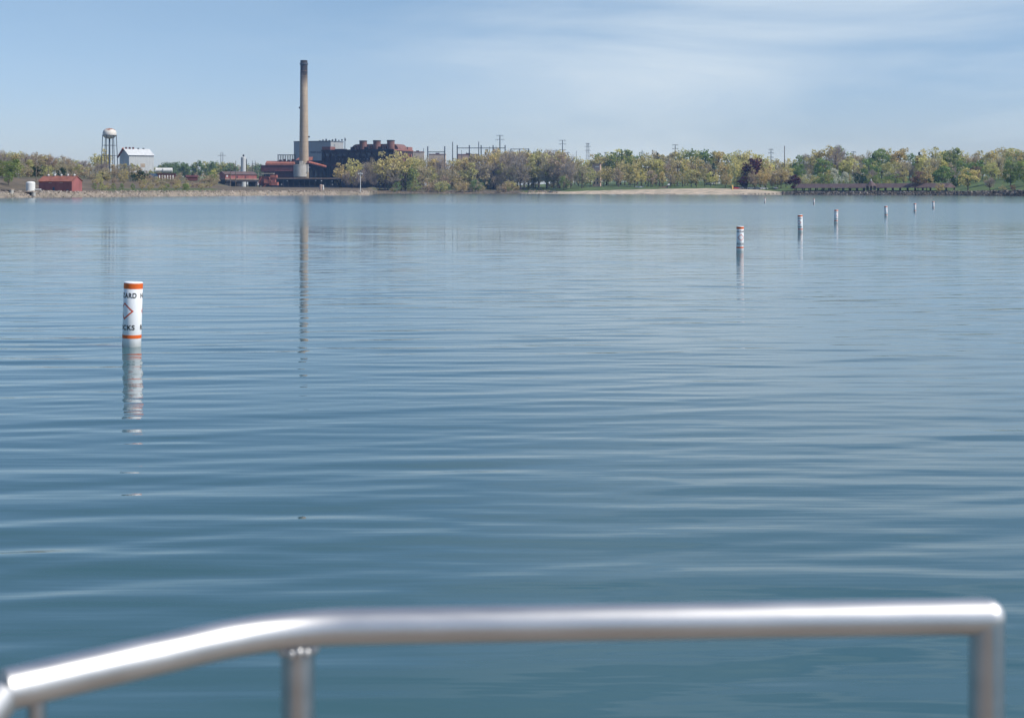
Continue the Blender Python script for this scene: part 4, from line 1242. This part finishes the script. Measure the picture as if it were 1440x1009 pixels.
# ------------------------------------------------------------------ trees
LM = {'yellow': leafmat('yellow_green_buds', (.66, .58, .25)), 'olive': leafmat('olive_buds', (.53, .475, .22)), 'brown': leafmat('brown_twigs_and_buds', (.48, .40, .27)),
      'bare': leafmat('grey_bare_twigs', (.40, .345, .30)), 'green': leafmat('fresh_green_leaves', (.25, .32, .11)), 'dark': leafmat('dark_evergreen_needles', (.05, .085, .045)),
      'purple': leafmat('dark_purple_leaves', (.10, .028, .045)), 'white': leafmat('cream_white_blossom', (.62, .62, .50)), 'pink': leafmat('dusty_pink_blossom', (.27, .15, .125)),
      'farg': leafmat('hazy_green_leaves', (.23, .29, .14))}
def crown_mesh(shape, seed, mname):
    g = np.random.default_rng(seed)
    nclump, per, size, rad = {'round': (30, 30, .36, 1.2), 'tall': (26, 30, .34, 1.0), 'bare': (34, 30, .26, 1.2), 'bush': (18, 30, .5, 1.6), 'spruce': (26, 24, .38, .9), 'dense': (34, 36, .42, 1.25)}[shape]
    cl = []
    for i in range(nclump):
        th, u = g.uniform(0, 2 * math.pi), g.uniform(-1, 1)
        r = g.uniform(.35, 1) ** .6
        if shape == 'spruce':
            z = 1.2 + 8.5 * (i + .5) / nclump; rr_ = 2.6 * (1 - (z - 1) / 9.2) * g.uniform(.4, 1)
            cl.append((rr_ * math.cos(th), rr_ * math.sin(th), z, .9 * (1.15 - z / 11)))
            continue
        hx, zc_, hz = {'round': (3.1, 5.4, 3.7), 'tall': (1.8, 5.4, 3.9), 'bare': (2.9, 5.2, 3.9), 'bush': (4.4, 4.2, 4.2), 'dense': (3.3, 5.2, 3.9)}[shape]
        q = math.sqrt(1 - u * u)
        cl.append((hx * r * q * math.cos(th) * g.uniform(.85, 1.15), hx * r * q * math.sin(th) * g.uniform(.85, 1.15), zc_ + hz * r * u, rad * g.uniform(.7, 1.2)))
    V, F = [], []
    for (cx, cy, cz, cr) in cl:
        n = int(per * g.uniform(.7, 1.3))
        d = g.normal(size=(n, 3)); d /= np.linalg.norm(d, axis=1)[:, None]
        pos = np.array([cx, cy, cz]) + d * cr * (g.uniform(.15, 1, (n, 1)) ** .5) * np.array([1, 1, .8])
        for p, dd_ in zip(pos, d):
            a = np.cross(dd_ + g.normal(size=3) * .6, g.normal(size=3)); a /= np.linalg.norm(a) + 1e-6
            b = np.cross(a, g.normal(size=3)); b /= np.linalg.norm(b) + 1e-6
            sz = size * g.uniform(.5, 1.1)
            o = len(V)
            if shape == 'bare' and g.uniform() < .75:
                out = p - np.array([0, 0, 3.5]); out /= np.linalg.norm(out); out += g.normal(size=3) * .35
                w_ = .06
                V += [(p - out * .75 - a * w_).tolist(), (p - out * .75 + a * w_).tolist(), (p + out * .75 + a * w_ * .3).tolist()]
                F.append((o, o + 1, o + 2))
            else:
                V += [(p - a * sz).tolist(), (p - b * sz * .6).tolist(), (p + a * sz).tolist(), (p + b * sz * .6).tolist()]
                F.append((o, o + 1, o + 2, o + 3))
    me = bpy.data.meshes.new('crown'); me.from_pydata(V, [], F); me.materials.append(LM[mname])
    t = MB()
    tr = .16 if shape != 'bush' else .1
    top = 6.5 if shape != 'bush' else 3
    t.tube([(0, 0, -.6), (.05, 0, .8), (.1, .05, 3), (0, .1, top)], [tr * 1.4, tr * 1.05, tr * .85, tr * .3], 6)
    for (cx, cy, cz, cr) in cl[:14 if shape != 'bare' else 24]:
        if shape == 'spruce': continue
        z0 = min(top - .3, max(1.0 if shape == 'bush' else 1.6, cz - 2.4 * math.hypot(cx, cy) * .45 - .6))
        m_ = Vector((cx * .45, cy * .45, z0 + (cz - z0) * .6))
        t.tube([(.05, .05, z0), m_, (cx, cy, cz + cr * .3)], [tr * .5, tr * .33, tr * .1], 4)
    me['top'] = float(np.percentile([p[2] for p in V], 95))
    return me, t.mesh('trunk', M['bark'])
SHAPE = {'yellow': ['round', 'tall'], 'olive': ['round', 'tall', 'round'], 'brown': ['bare', 'round'], 'bare': ['bare'], 'green': ['dense', 'round'], 'dark': ['spruce'],
         'purple': ['dense'], 'white': ['dense'], 'pink': ['round'], 'farg': ['dense']}
LIB = {}
seed = 100
for k, shp in SHAPE.items():
    for s_ in shp:
        for v in range(3 if k in ('olive', 'brown', 'bare', 'yellow') else 2):
            LIB.setdefault((k, s_), []).append(crown_mesh(s_, seed, k)); seed += 1
for k in ('green', 'olive', 'white', 'pink', 'dark', 'brown'):
    for v in range(2):
        LIB.setdefault((k, 'bush'), []).append(crown_mesh('bush', seed, k)); seed += 1
WID = {'round': .74, 'tall': .46, 'bare': .7, 'bush': 1.05, 'spruce': .5, 'dense': .8}
rt = random.Random(5)
DESC = {'yellow': 'yellow-green budding tree', 'olive': 'olive tree in early leaf', 'brown': 'brownish tree in bud', 'bare': 'grey bare-branched tree', 'green': 'fresh green leafy tree',
        'dark': 'dark evergreen tree', 'purple': 'purple-leaved tree', 'white': 'white blossoming tree', 'pink': 'dusty pink blossoming tree', 'farg': 'hazy green tree'}
def tree(px, D, yt, kind, shape, lab, group=None, yb=None, wide=1.0, name='tree', cat='tree'):
    z0 = GZ(px, D)
    zt_ = ZY(yt, D)
    h_ = max(2.2, zt_ - z0)
    r = thing(name, (U(px) * D, D, z0 - .05), rt.uniform(0, 6.28), lab, cat, group)
    cm, tm = rt.choice(LIB[(kind, shape)])
    sz = h_ / cm['top']
    sx = sz * wide * rt.uniform(.8, 1.28)
    if h_ > 14 and shape in ('round', 'dense'): sx *= .92
    r.scale = (sx, sx, sz)
    inst('trunk', tm, r)
    inst('crown', cm, r)
    return r
def prof_top(px):
    P = [(-60, 214), (0, 213), (30, 216), (60, 218), (100, 221), (125, 227), (160, 229), (200, 232), (215, 238), (225, 229), (260, 230), (300, 227), (320, 232), (420, 234),
         (580, 222), (600, 224), (640, 225), (665, 221), (690, 215), (720, 215), (760, 216), (775, 214), (800, 219), (815, 223), (840, 220), (862, 215), (880, 216), (897, 215), (920, 217), (940, 215),
         (960, 213), (990, 214), (1012, 214), (1035, 216), (1050, 215), (1072, 217), (1090, 225), (1110, 225), (1130, 219), (1150, 214), (1175, 209), (1195, 217), (1218, 216), (1250, 209), (1272, 210), (1287, 222),
         (1305, 207), (1320, 207), (1336, 213), (1350, 212), (1362, 221), (1378, 213), (1396, 216), (1415, 207), (1440, 212), (1500, 212)]
    return float(np.interp(px, [p[0] for p in P], [p[1] for p in P]))
LMK = [(-40, 'far left of the red shed'), (20, 'beyond the white storage tank'), (51, 'by the plain wooden pole'), (75, 'above the red shed roof'), (101, 'behind the red shed gable'), (122, 'by the wire fence'), (138, 'just left of the water tower'), (154, 'under the water tower'),
       (175, 'at the warehouse gable'), (200, 'before the warehouse wall'), (222, 'behind the striped shed'), (245, 'right of the lying tanks'), (266, 'behind the small maroon shed'), (290, 'between small shed and twin-pole pylon'), (312, 'at the twin-pole pylon'), (342, 'at the slim silo'), (370, 'behind the conveyor house'), (400, 'behind the chimney foot'),
       (485, 'before the dock end'), (510, 'behind the rock spit lamp'), (530, 'under the middle stub stack'), (550, 'at the brick hall corner'), (575, 'before the lit end wall'), (587, 'before the first beige building'), (613, 'before the two-column gantry'), (636, 'at the plain mast'),
       (652, 'under the gantry start'), (673, 'under the gantry mast'), (692, 'under the gantry end'), (703, 'under the tallest pylon'), (722, 'under the thin distant gantry'), (745, 'above the heaped pink stones'), (770, 'over the lawn edge'), (791, 'at the four-armed pole'), (810, 'at the thin mast'),
       (826, 'under the lattice tower'), (842, 'at the brick tower'), (860, 'right of the brick tower'), (880, 'above the beached dinghy'), (903, 'at the small distant pole'), (925, 'above the line of dark stones'), (941, 'above the lifeguard stand'), (955, 'under the two-armed pole'), (980, 'above the middle of the sand'), (1004, 'around the hidden white house'),
       (1025, 'left of the rescue board'), (1040, 'behind the silver and red cars'), (1056, 'around the large purple tree'), (1075, 'behind the white cars'), (1087, 'at the three-armed pole'), (1103, 'at the plain tall dark pole'), (1120, 'over the left pavilion end'), (1140, 'behind the first pavilion bays'),
       (1160, 'behind the pavilion, well left of the gazebo'), (1180, 'above the white blossoming trees'), (1200, 'at the one-armed pole'), (1220, 'above the gazebo'), (1240, 'just right of the gazebo'), (1262, 'behind the right pavilion half'), (1291, 'above the dusty pink tree'), (1315, 'between the evergreen spires and pavilion end'),
       (1338, 'over the right pavilion end'), (1361, 'behind the broad yellow-green tree'), (1385, 'behind the mauve-grey tree'), (1410, 'behind the low pale shrub'), (1430, 'behind the low pink shrub'), (1460, 'at the far right of the shore')]
def place(px):
    return min(LMK, key=lambda t: abs(t[0] - px))[1]
FILL = []
def row(pa, pb_, n, da, db, kinds, where, group, dtop=(0, 6), base_off=True, top=None, fill=False):
    size_ = 'tall' if dtop[0] < 3 and top is None else 'lower'
    for i in range(n):
        px = pa + (pb_ - pa) * (i + rt.uniform(.1, .9)) / n
        D = (YS(px) if base_off else 0) + rt.uniform(da, db)
        k = rt.choice(kinds)
        s_ = rt.choice(SHAPE[k])
        yt = (top if top is not None else prof_top(px)) + rt.uniform(*dtop)
        if fill:
            z0 = GZ(px, D); cmt = rt.choice(LIB[(k, s_)]); h_ = max(2.2, ZY(yt, D) - z0) / cmt[0]['top']
            sx = h_ * rt.uniform(.9, 1.15)
            FILL.append((cmt, Matrix.Translation((U(px) * D, D, z0 - .05)) @ Matrix.Rotation(rt.uniform(0, 6.28), 4, 'Z') @ Matrix.Diagonal((sx, sx, h_, 1))))
            continue
        tree(px, D, yt, k, s_, f'{size_} {DESC[k]} {place(px)}', group)
gL = 'trees of the wood behind the red shed'
row(-45, 128, 36, 680, 780, ['brown', 'brown', 'olive', 'bare'], 'in the wood behind the red shed', gL, (0, 5), False)
row(-45, 130, 32, 600, 660, ['brown', 'olive', 'bare', 'brown'], 'in the wood behind the red shed', gL, (8, 16), False, fill=True)
row(131, 212, 14, 690, 760, ['bare', 'olive', 'brown', 'yellow'], 'below the water tower and warehouse', 'trees below the water tower', (0, 6), False)
row(131, 222, 14, 590, 660, ['bare', 'brown', 'olive'], 'below the water tower and warehouse', 'trees below the water tower', (8, 14), False)
for i in range(40):
    px = rt.uniform(-40, 205); D = rt.uniform(565, 625) if px > 110 else rt.uniform(545, 600)
    tree(px, D, HY - (GZ(px, D) + rt.uniform(2.2, 4.5) - 2) / D * FPX, rt.choice(['brown', 'olive', 'brown', 'dark']), 'bush', f'brown undergrowth bush {place(px)}', 'undergrowth of the left wood', name='shrub', cat='shrub')
tree(144, 930, 214, 'yellow', 'round', 'pale open-crowned tree rising behind the legs of the water tower')
tree(136, 920, 219, 'olive', 'round', 'olive tree just left of the water tower legs')
tree(3, 520, 228, 'green', 'dense', 'large fresh green tree at the foot of the left wood', wide=1.1)
tree(17, 510, 226, 'green', 'dense', 'bright green spreading tree beside the brown bank', wide=1.0)
tree(12, 480, 243, 'green', 'round', 'low green tree on the bank behind the first slab')
row(214, 330, 20, 1100, 1300, ['farg', 'farg', 'olive'], 'in the far green belt behind the striped shed', 'trees of the far green belt', (0, 5), False, fill=True)
row(320, 425, 15, 1250, 1380, ['olive', 'farg', 'brown'], 'in the far belt behind the slim silo', 'trees of the far belt behind the silo', (0, 4), False, fill=True)
for i in range(22):
    px = rt.uniform(205, 312); D = rt.uniform(640, 720)
    tree(px, D, ZY(0, 1) * 0 + rt.uniform(243, 248), rt.choice(['brown', 'olive', 'brown', 'green']), 'bush', f'low scrubby bush {place(px)}', 'scrub bushes on the bank', name='shrub', cat='shrub')
for i in range(16):
    px = rt.uniform(130, 300); D = YS(px) + rt.uniform(12, 40)
    tree(px, D, HY - (GZ(px, D) + rt.uniform(.9, 1.8) - 2) / D * FPX, rt.choice(['green', 'olive']), 'bush', f'low shore bush growing behind pale rocks {place(px)}', 'bushes behind the shore rocks', name='shrub', cat='shrub')
for i in range(34):
    px = rt.uniform(112, 305); D = YS(px) + rt.uniform(48, 105)
    tree(px, D, HY - (GZ(px, D) + rt.uniform(.8, 1.9) - 2) / D * FPX, rt.choice(['brown', 'brown', 'olive', 'bare2']) if False else rt.choice(['brown', 'olive', 'brown']), 'bush', f'dry brown tuft shrub on the bare bank {place(px)}', 'dry shrubs on the bare bank', name='shrub', cat='shrub')
tree(302, 850, 239, 'yellow', 'round', 'small yellow-green tree left of the elevated shed')
# before the plant
gP = 'trees in front of the power station'
for px, yt, k, s_, lab in ((479, 233, 'yellow', 'round', 'rounded yellow tree before the brick hall, left of its pair'), (497, 226.5, 'yellow', 'round', 'taller rounded yellow tree before the brick hall, right of its pair'),
                           (488, 243, 'bare', 'bare', None), (507, 240, 'bare', 'bare', None), (517, 232, 'bare', 'bare', None), (527, 228, 'brown', 'bare', None), (534, 234, 'bare', 'bare', None),
                           (541, 219.5, 'yellow', 'round', 'tall yellow tree under the right stub stack'), (550, 232, 'bare', 'bare', None), (556, 224, 'olive', 'round', None), (564, 217.5, 'yellow', 'round', 'tallest yellow tree, hiding the lit brick end wall'),
                           (570, 233, 'green', 'dense', 'small fresh green tree under the tallest yellow tree'), (577, 224, 'olive', 'tall', None), (545, 243, 'brown', 'round', None), (524, 247, 'bare', 'bare', None), (499, 250, 'bare', 'bare', None)):
    tree(px, rt.uniform(1025, 1050), yt, k, s_, lab or f'{DESC[k]} {place(px)}', None if lab else gP)
gM = 'trees of the wooded bank'
row(580, 800, 30, 70, 130, ['bare', 'olive', 'brown', 'yellow', 'bare', 'olive'], 'on the wooded bank before the switchyard', gM, (0, 5))
row(580, 820, 24, 45, 80, ['bare', 'brown', 'olive', 'bare'], 'on the wooded bank before the switchyard', gM, (9, 20), fill=True)
row(690, 800, 12, 90, 150, ['yellow', 'olive'], 'on the wooded bank before the switchyard', gM, (0, 4))
for i in range(34):
    px = rt.uniform(536, 742); D = YS(px) + rt.uniform(6, 34)
    tree(px, D, rt.uniform(254, 264), rt.choice(['green', 'olive', 'brown', 'green']), 'bush', f'low bank bush below the bare trees {place(px)}', 'bushes on the wooded bank', name='shrub', cat='shrub')
for i in range(26):
    px = rt.uniform(560, 800); D = YS(px) + rt.uniform(45, 80)
    tree(px, D, rt.uniform(247, 255), rt.choice(['brown', 'olive', 'brown', 'dark']), 'bush', f'brown undergrowth bush {place(px)}', 'undergrowth of the wooded bank', name='shrub', cat='shrub')
# park behind the beach
gB = 'park trees behind the beach'
row(800, 1110, 30, 165, 240, ['olive', 'yellow', 'olive', 'brown', 'yellow', 'green'], 'in the park woods behind the beach', gB, (0, 6))
row(800, 1110, 30, 120, 160, ['olive', 'yellow', 'brown', 'olive', 'yellow'], 'in the park woods behind the beach', gB, (8, 20))
row(868, 1110, 25, 82, 108, ['yellow', 'olive', 'brown', 'olive'], 'in the park woods behind the beach', gB, (0, 9), top=238)
for px, yt, D, k, s_, lab in ((820, 234, 1040, 'green', 'round', 'broad light green tree at the left end of the park'), (830, 238, 1025, 'olive', 'round', 'olive tree hiding the left edge of the brick tower'), (849, 240, 1030, 'olive', 'round', 'olive tree hiding the right edge of the brick tower'),
                              (793, 249, 1000, 'green', 'round', 'small green tree on the lawn left of the beach'),
                              (843, 220.5, 1130, 'green', 'dense', 'dark green tree topping the brick tower'), (873, 215, 1080, 'green', 'dense', 'tall green tree right of the brick tower'),
                              (902, 221, 1060, 'dark', 'spruce', 'dark evergreen left of the middle of the park'), (924, 217, 1100, 'dark', 'spruce', 'dark evergreen top amid olive crowns'),
                              (1003, 231, 960, 'dark', 'spruce', 'dark evergreen above the beach'), (1061, 226.5, 866, 'purple', 'dense', 'large dark purple tree behind the parked cars'),
                              (1045.5, 250, 860, 'purple', 'dense', 'small reddish purple tree over the parked cars'), (1117.5, 248, 806, 'purple', 'dense', 'round purple tree at the left end of the pavilion'),
                              (1077, 233, 862, 'olive', 'round', 'broad olive tree in front of the large purple tree'), (1094, 242, 845, 'brown', 'round', 'brownish round tree left of the pavilion'),
                              (1089, 233, 960, 'dark', 'spruce', 'small evergreen by the white roofed house')):
    tree(px, D, yt, k, s_, lab, wide=1.15 if k == 'purple' else 1.05)
gR = 'trees of the hillside behind the pavilion'
row(1105, 1470, 34, 170, 240, ['olive', 'brown', 'bare', 'green', 'olive', 'olive', 'yellow'], 'on the hillside behind the pavilion', gR, (0, 5))
row(1120, 1470, 26, 96, 126, ['green', 'olive', 'bare', 'yellow', 'olive', 'green'], '', gR, (22, 34))
row(1120, 1470, 30, 130, 165, ['green', 'olive', 'bare', 'brown', 'yellow'], 'on the hillside behind the pavilion', gR, (10, 22), fill=True)
for i in range(30):  # dark bushes among the shrubs are added to stand in for shade behind the pavilion
    px = rt.uniform(1122, 1350); D = YS(px) + rt.uniform(74, 96)
    if px > 1250: D += 14
    tree(px, D, rt.uniform(245, 254), rt.choice(['green', 'olive', 'dark', 'green', 'white']), 'bush', f'garden shrub {place(px)}', 'garden shrubs behind the pavilion', name='shrub', cat='shrub')
for px, yt, off, k, s_, lab, wd in ((1150, 214, 165, 'olive', 'round', 'tall olive tree with open crown above the pavilion', 1), (1175, 208.5, 160, 'bare', 'bare', 'tallest grey bare tree over the pavilion', 1),
                                (1163, 244, 100, 'olive', 'round', 'small yellowish tree just behind the pavilion roof', 1), (1173, 238, 112, 'white', 'round' if False else 'dense', 'pale creamy blossoming tree behind the pavilion', .8),
                                (1188, 243, 100, 'white', 'dense', 'white blossoming tree left of the gazebo', .9), (1204, 247, 98, 'white', 'dense', 'low white blossoming tree touching the gazebo roof', .9),
                                (1222, 226, 125, 'green', 'dense', 'dark green tree right above the gazebo', 1), (1228, 219, 190, 'dark', 'spruce', 'dark evergreen above the gazebo', 1),
                                (1249, 243, 105, 'white', 'dense', 'rounded cream blossoming tree right of the gazebo', .9), (1291, 242, 52, 'pink', 'round', 'dusty pink tree standing before the right end of the pavilion', 1.1),
                                (1303, 246, 56, 'olive', 'round', 'olive tree beside the dusty pink tree', 1.1), (1321, 259, 40, 'olive', 'bush', 'low yellowish shrub at the right pavilion end', 1),
                                (1326, 236, 90, 'green', 'dense', 'green tree right of the pavilion', 1), (1338, 212, 160, 'green', 'dense', 'tall green tree over the right end of the pavilion', 1),
                                (1361, 239, 50, 'yellow', 'round', 'broad yellow-green tree on the lawn right of the pavilion', 1.15), (1372, 235, 120, 'pink', 'round', 'pinkish blossoming tree behind the lawn', 1),
                                (1394, 231, 100, 'olive', 'round', 'pale olive tree over the lawn', 1.1), (1392, 251, 60, 'bare', 'bare', 'small mauve-grey bare tree at the lawn', 1.2),
                                (1410, 263, 34, 'olive', 'bush', 'low pale shrub on the right lawn', 1), (1424, 262, 32, 'pink', 'bush', 'low pink blossoming shrub on the right lawn', 1),
                                (1421, 228, 80, 'green', 'dense', 'big green tree at the right edge of the shore', 1.1), (1443, 228, 78, 'green', 'dense', 'big yellow-green tree beyond the low pink shrub', 1.1),
                                (1293, 216, 200, 'dark', 'spruce', 'dark evergreen spire in the hillside woods', .9), (1311, 217, 205, 'dark', 'spruce', 'second evergreen spire, right of the first in the hillside woods', .9)):
    tree(px, YS(px) + off, yt, k, s_, lab, wide=wd)

def fill_woods():
    V, F, MI, mats = [], [], [], []
    for (cm, tm), mx in FILL:
        A = np.array(mx)
        for me in (tm, cm):
            m_ = me.materials[0]
            if m_ not in mats: mats.append(m_)
            co = np.empty(len(me.vertices) * 3); me.vertices.foreach_get('co', co)
            co = co.reshape(-1, 3) @ A[:3, :3].T + A[:3, 3]
            o = len(V)
            V += co.tolist()
            F += [tuple(i + o for i in p.vertices) for p in me.polygons]
            MI += [mats.index(m_)] * len(me.polygons)
    me = bpy.data.meshes.new('background_woods'); me.from_pydata(V, [], F)
    for m_ in mats: me.materials.append(m_)
    me.polygons.foreach_set('material_index', MI)
    o = bpy.data.objects.new('background_woods', me); COL.objects.link(o)
    tag(o, 'smaller trees filling the woods between the larger ones', 'woods', kind='stuff')
fill_woods()
# far wood closing the view
def far_woods():
    g = np.random.default_rng(77)
    V, F = [], []
    for i in range(16000):
        px = g.uniform(-300, 1750)
        D = g.uniform(1560, 1720)
        x = U(px) * D
        base = 12.0
        top = 9 + 4 * math.sin(x * .043) * math.sin(x * .017 + 1) + 3 * math.sin(x * .13 + 2)
        z = base + top * (g.uniform() ** .7)
        a = g.normal(size=3); a /= np.linalg.norm(a); b = np.cross(a, g.normal(size=3)); b /= np.linalg.norm(b)
        s = g.uniform(.8, 2.0)
        o = len(V); p = np.array([x, D, z])
        V += [(p - a * s).tolist(), (p - b * s * .7).tolist(), (p + a * s).tolist(), (p + b * s * .7).tolist()]
        F.append((o, o + 1, o + 2, o + 3))
    me = bpy.data.meshes.new('distant_woods'); me.from_pydata(V, [], F); me.materials.append(LM['farg'])
    o = bpy.data.objects.new('distant_woods', me); COL.objects.link(o)
    tag(o, 'distant hazy green woods behind the shore', 'woods', kind='stuff')
far_woods()

# ------------------------------------------------------------------ haze
def haze():
    m = bpy.data.materials.new('haze_air')
    m.use_nodes = True
    nt = m.node_tree
    nt.nodes.clear()
    out = nt.nodes.new('ShaderNodeOutputMaterial')
    v = nt.nodes.new('ShaderNodeVolumePrincipled')
    v.inputs['Color'].default_value = (.28, .54, 1.0, 1)
    v.inputs['Absorption Color'].default_value = (1, 1, 1, 1)
    v.inputs['Density'].default_value = HAZE
    v.inputs['Anisotropy'].default_value = 0.2
    nt.links.new(v.outputs[0], out.inputs['Volume'])
    o = MB().box(-1900, 1900, -150, 2250, -6, 112).build('haze', m)
    tag(o, 'thin bluish summer haze over the lake', 'haze', kind='stuff')
HAZE = 0.00013
haze()
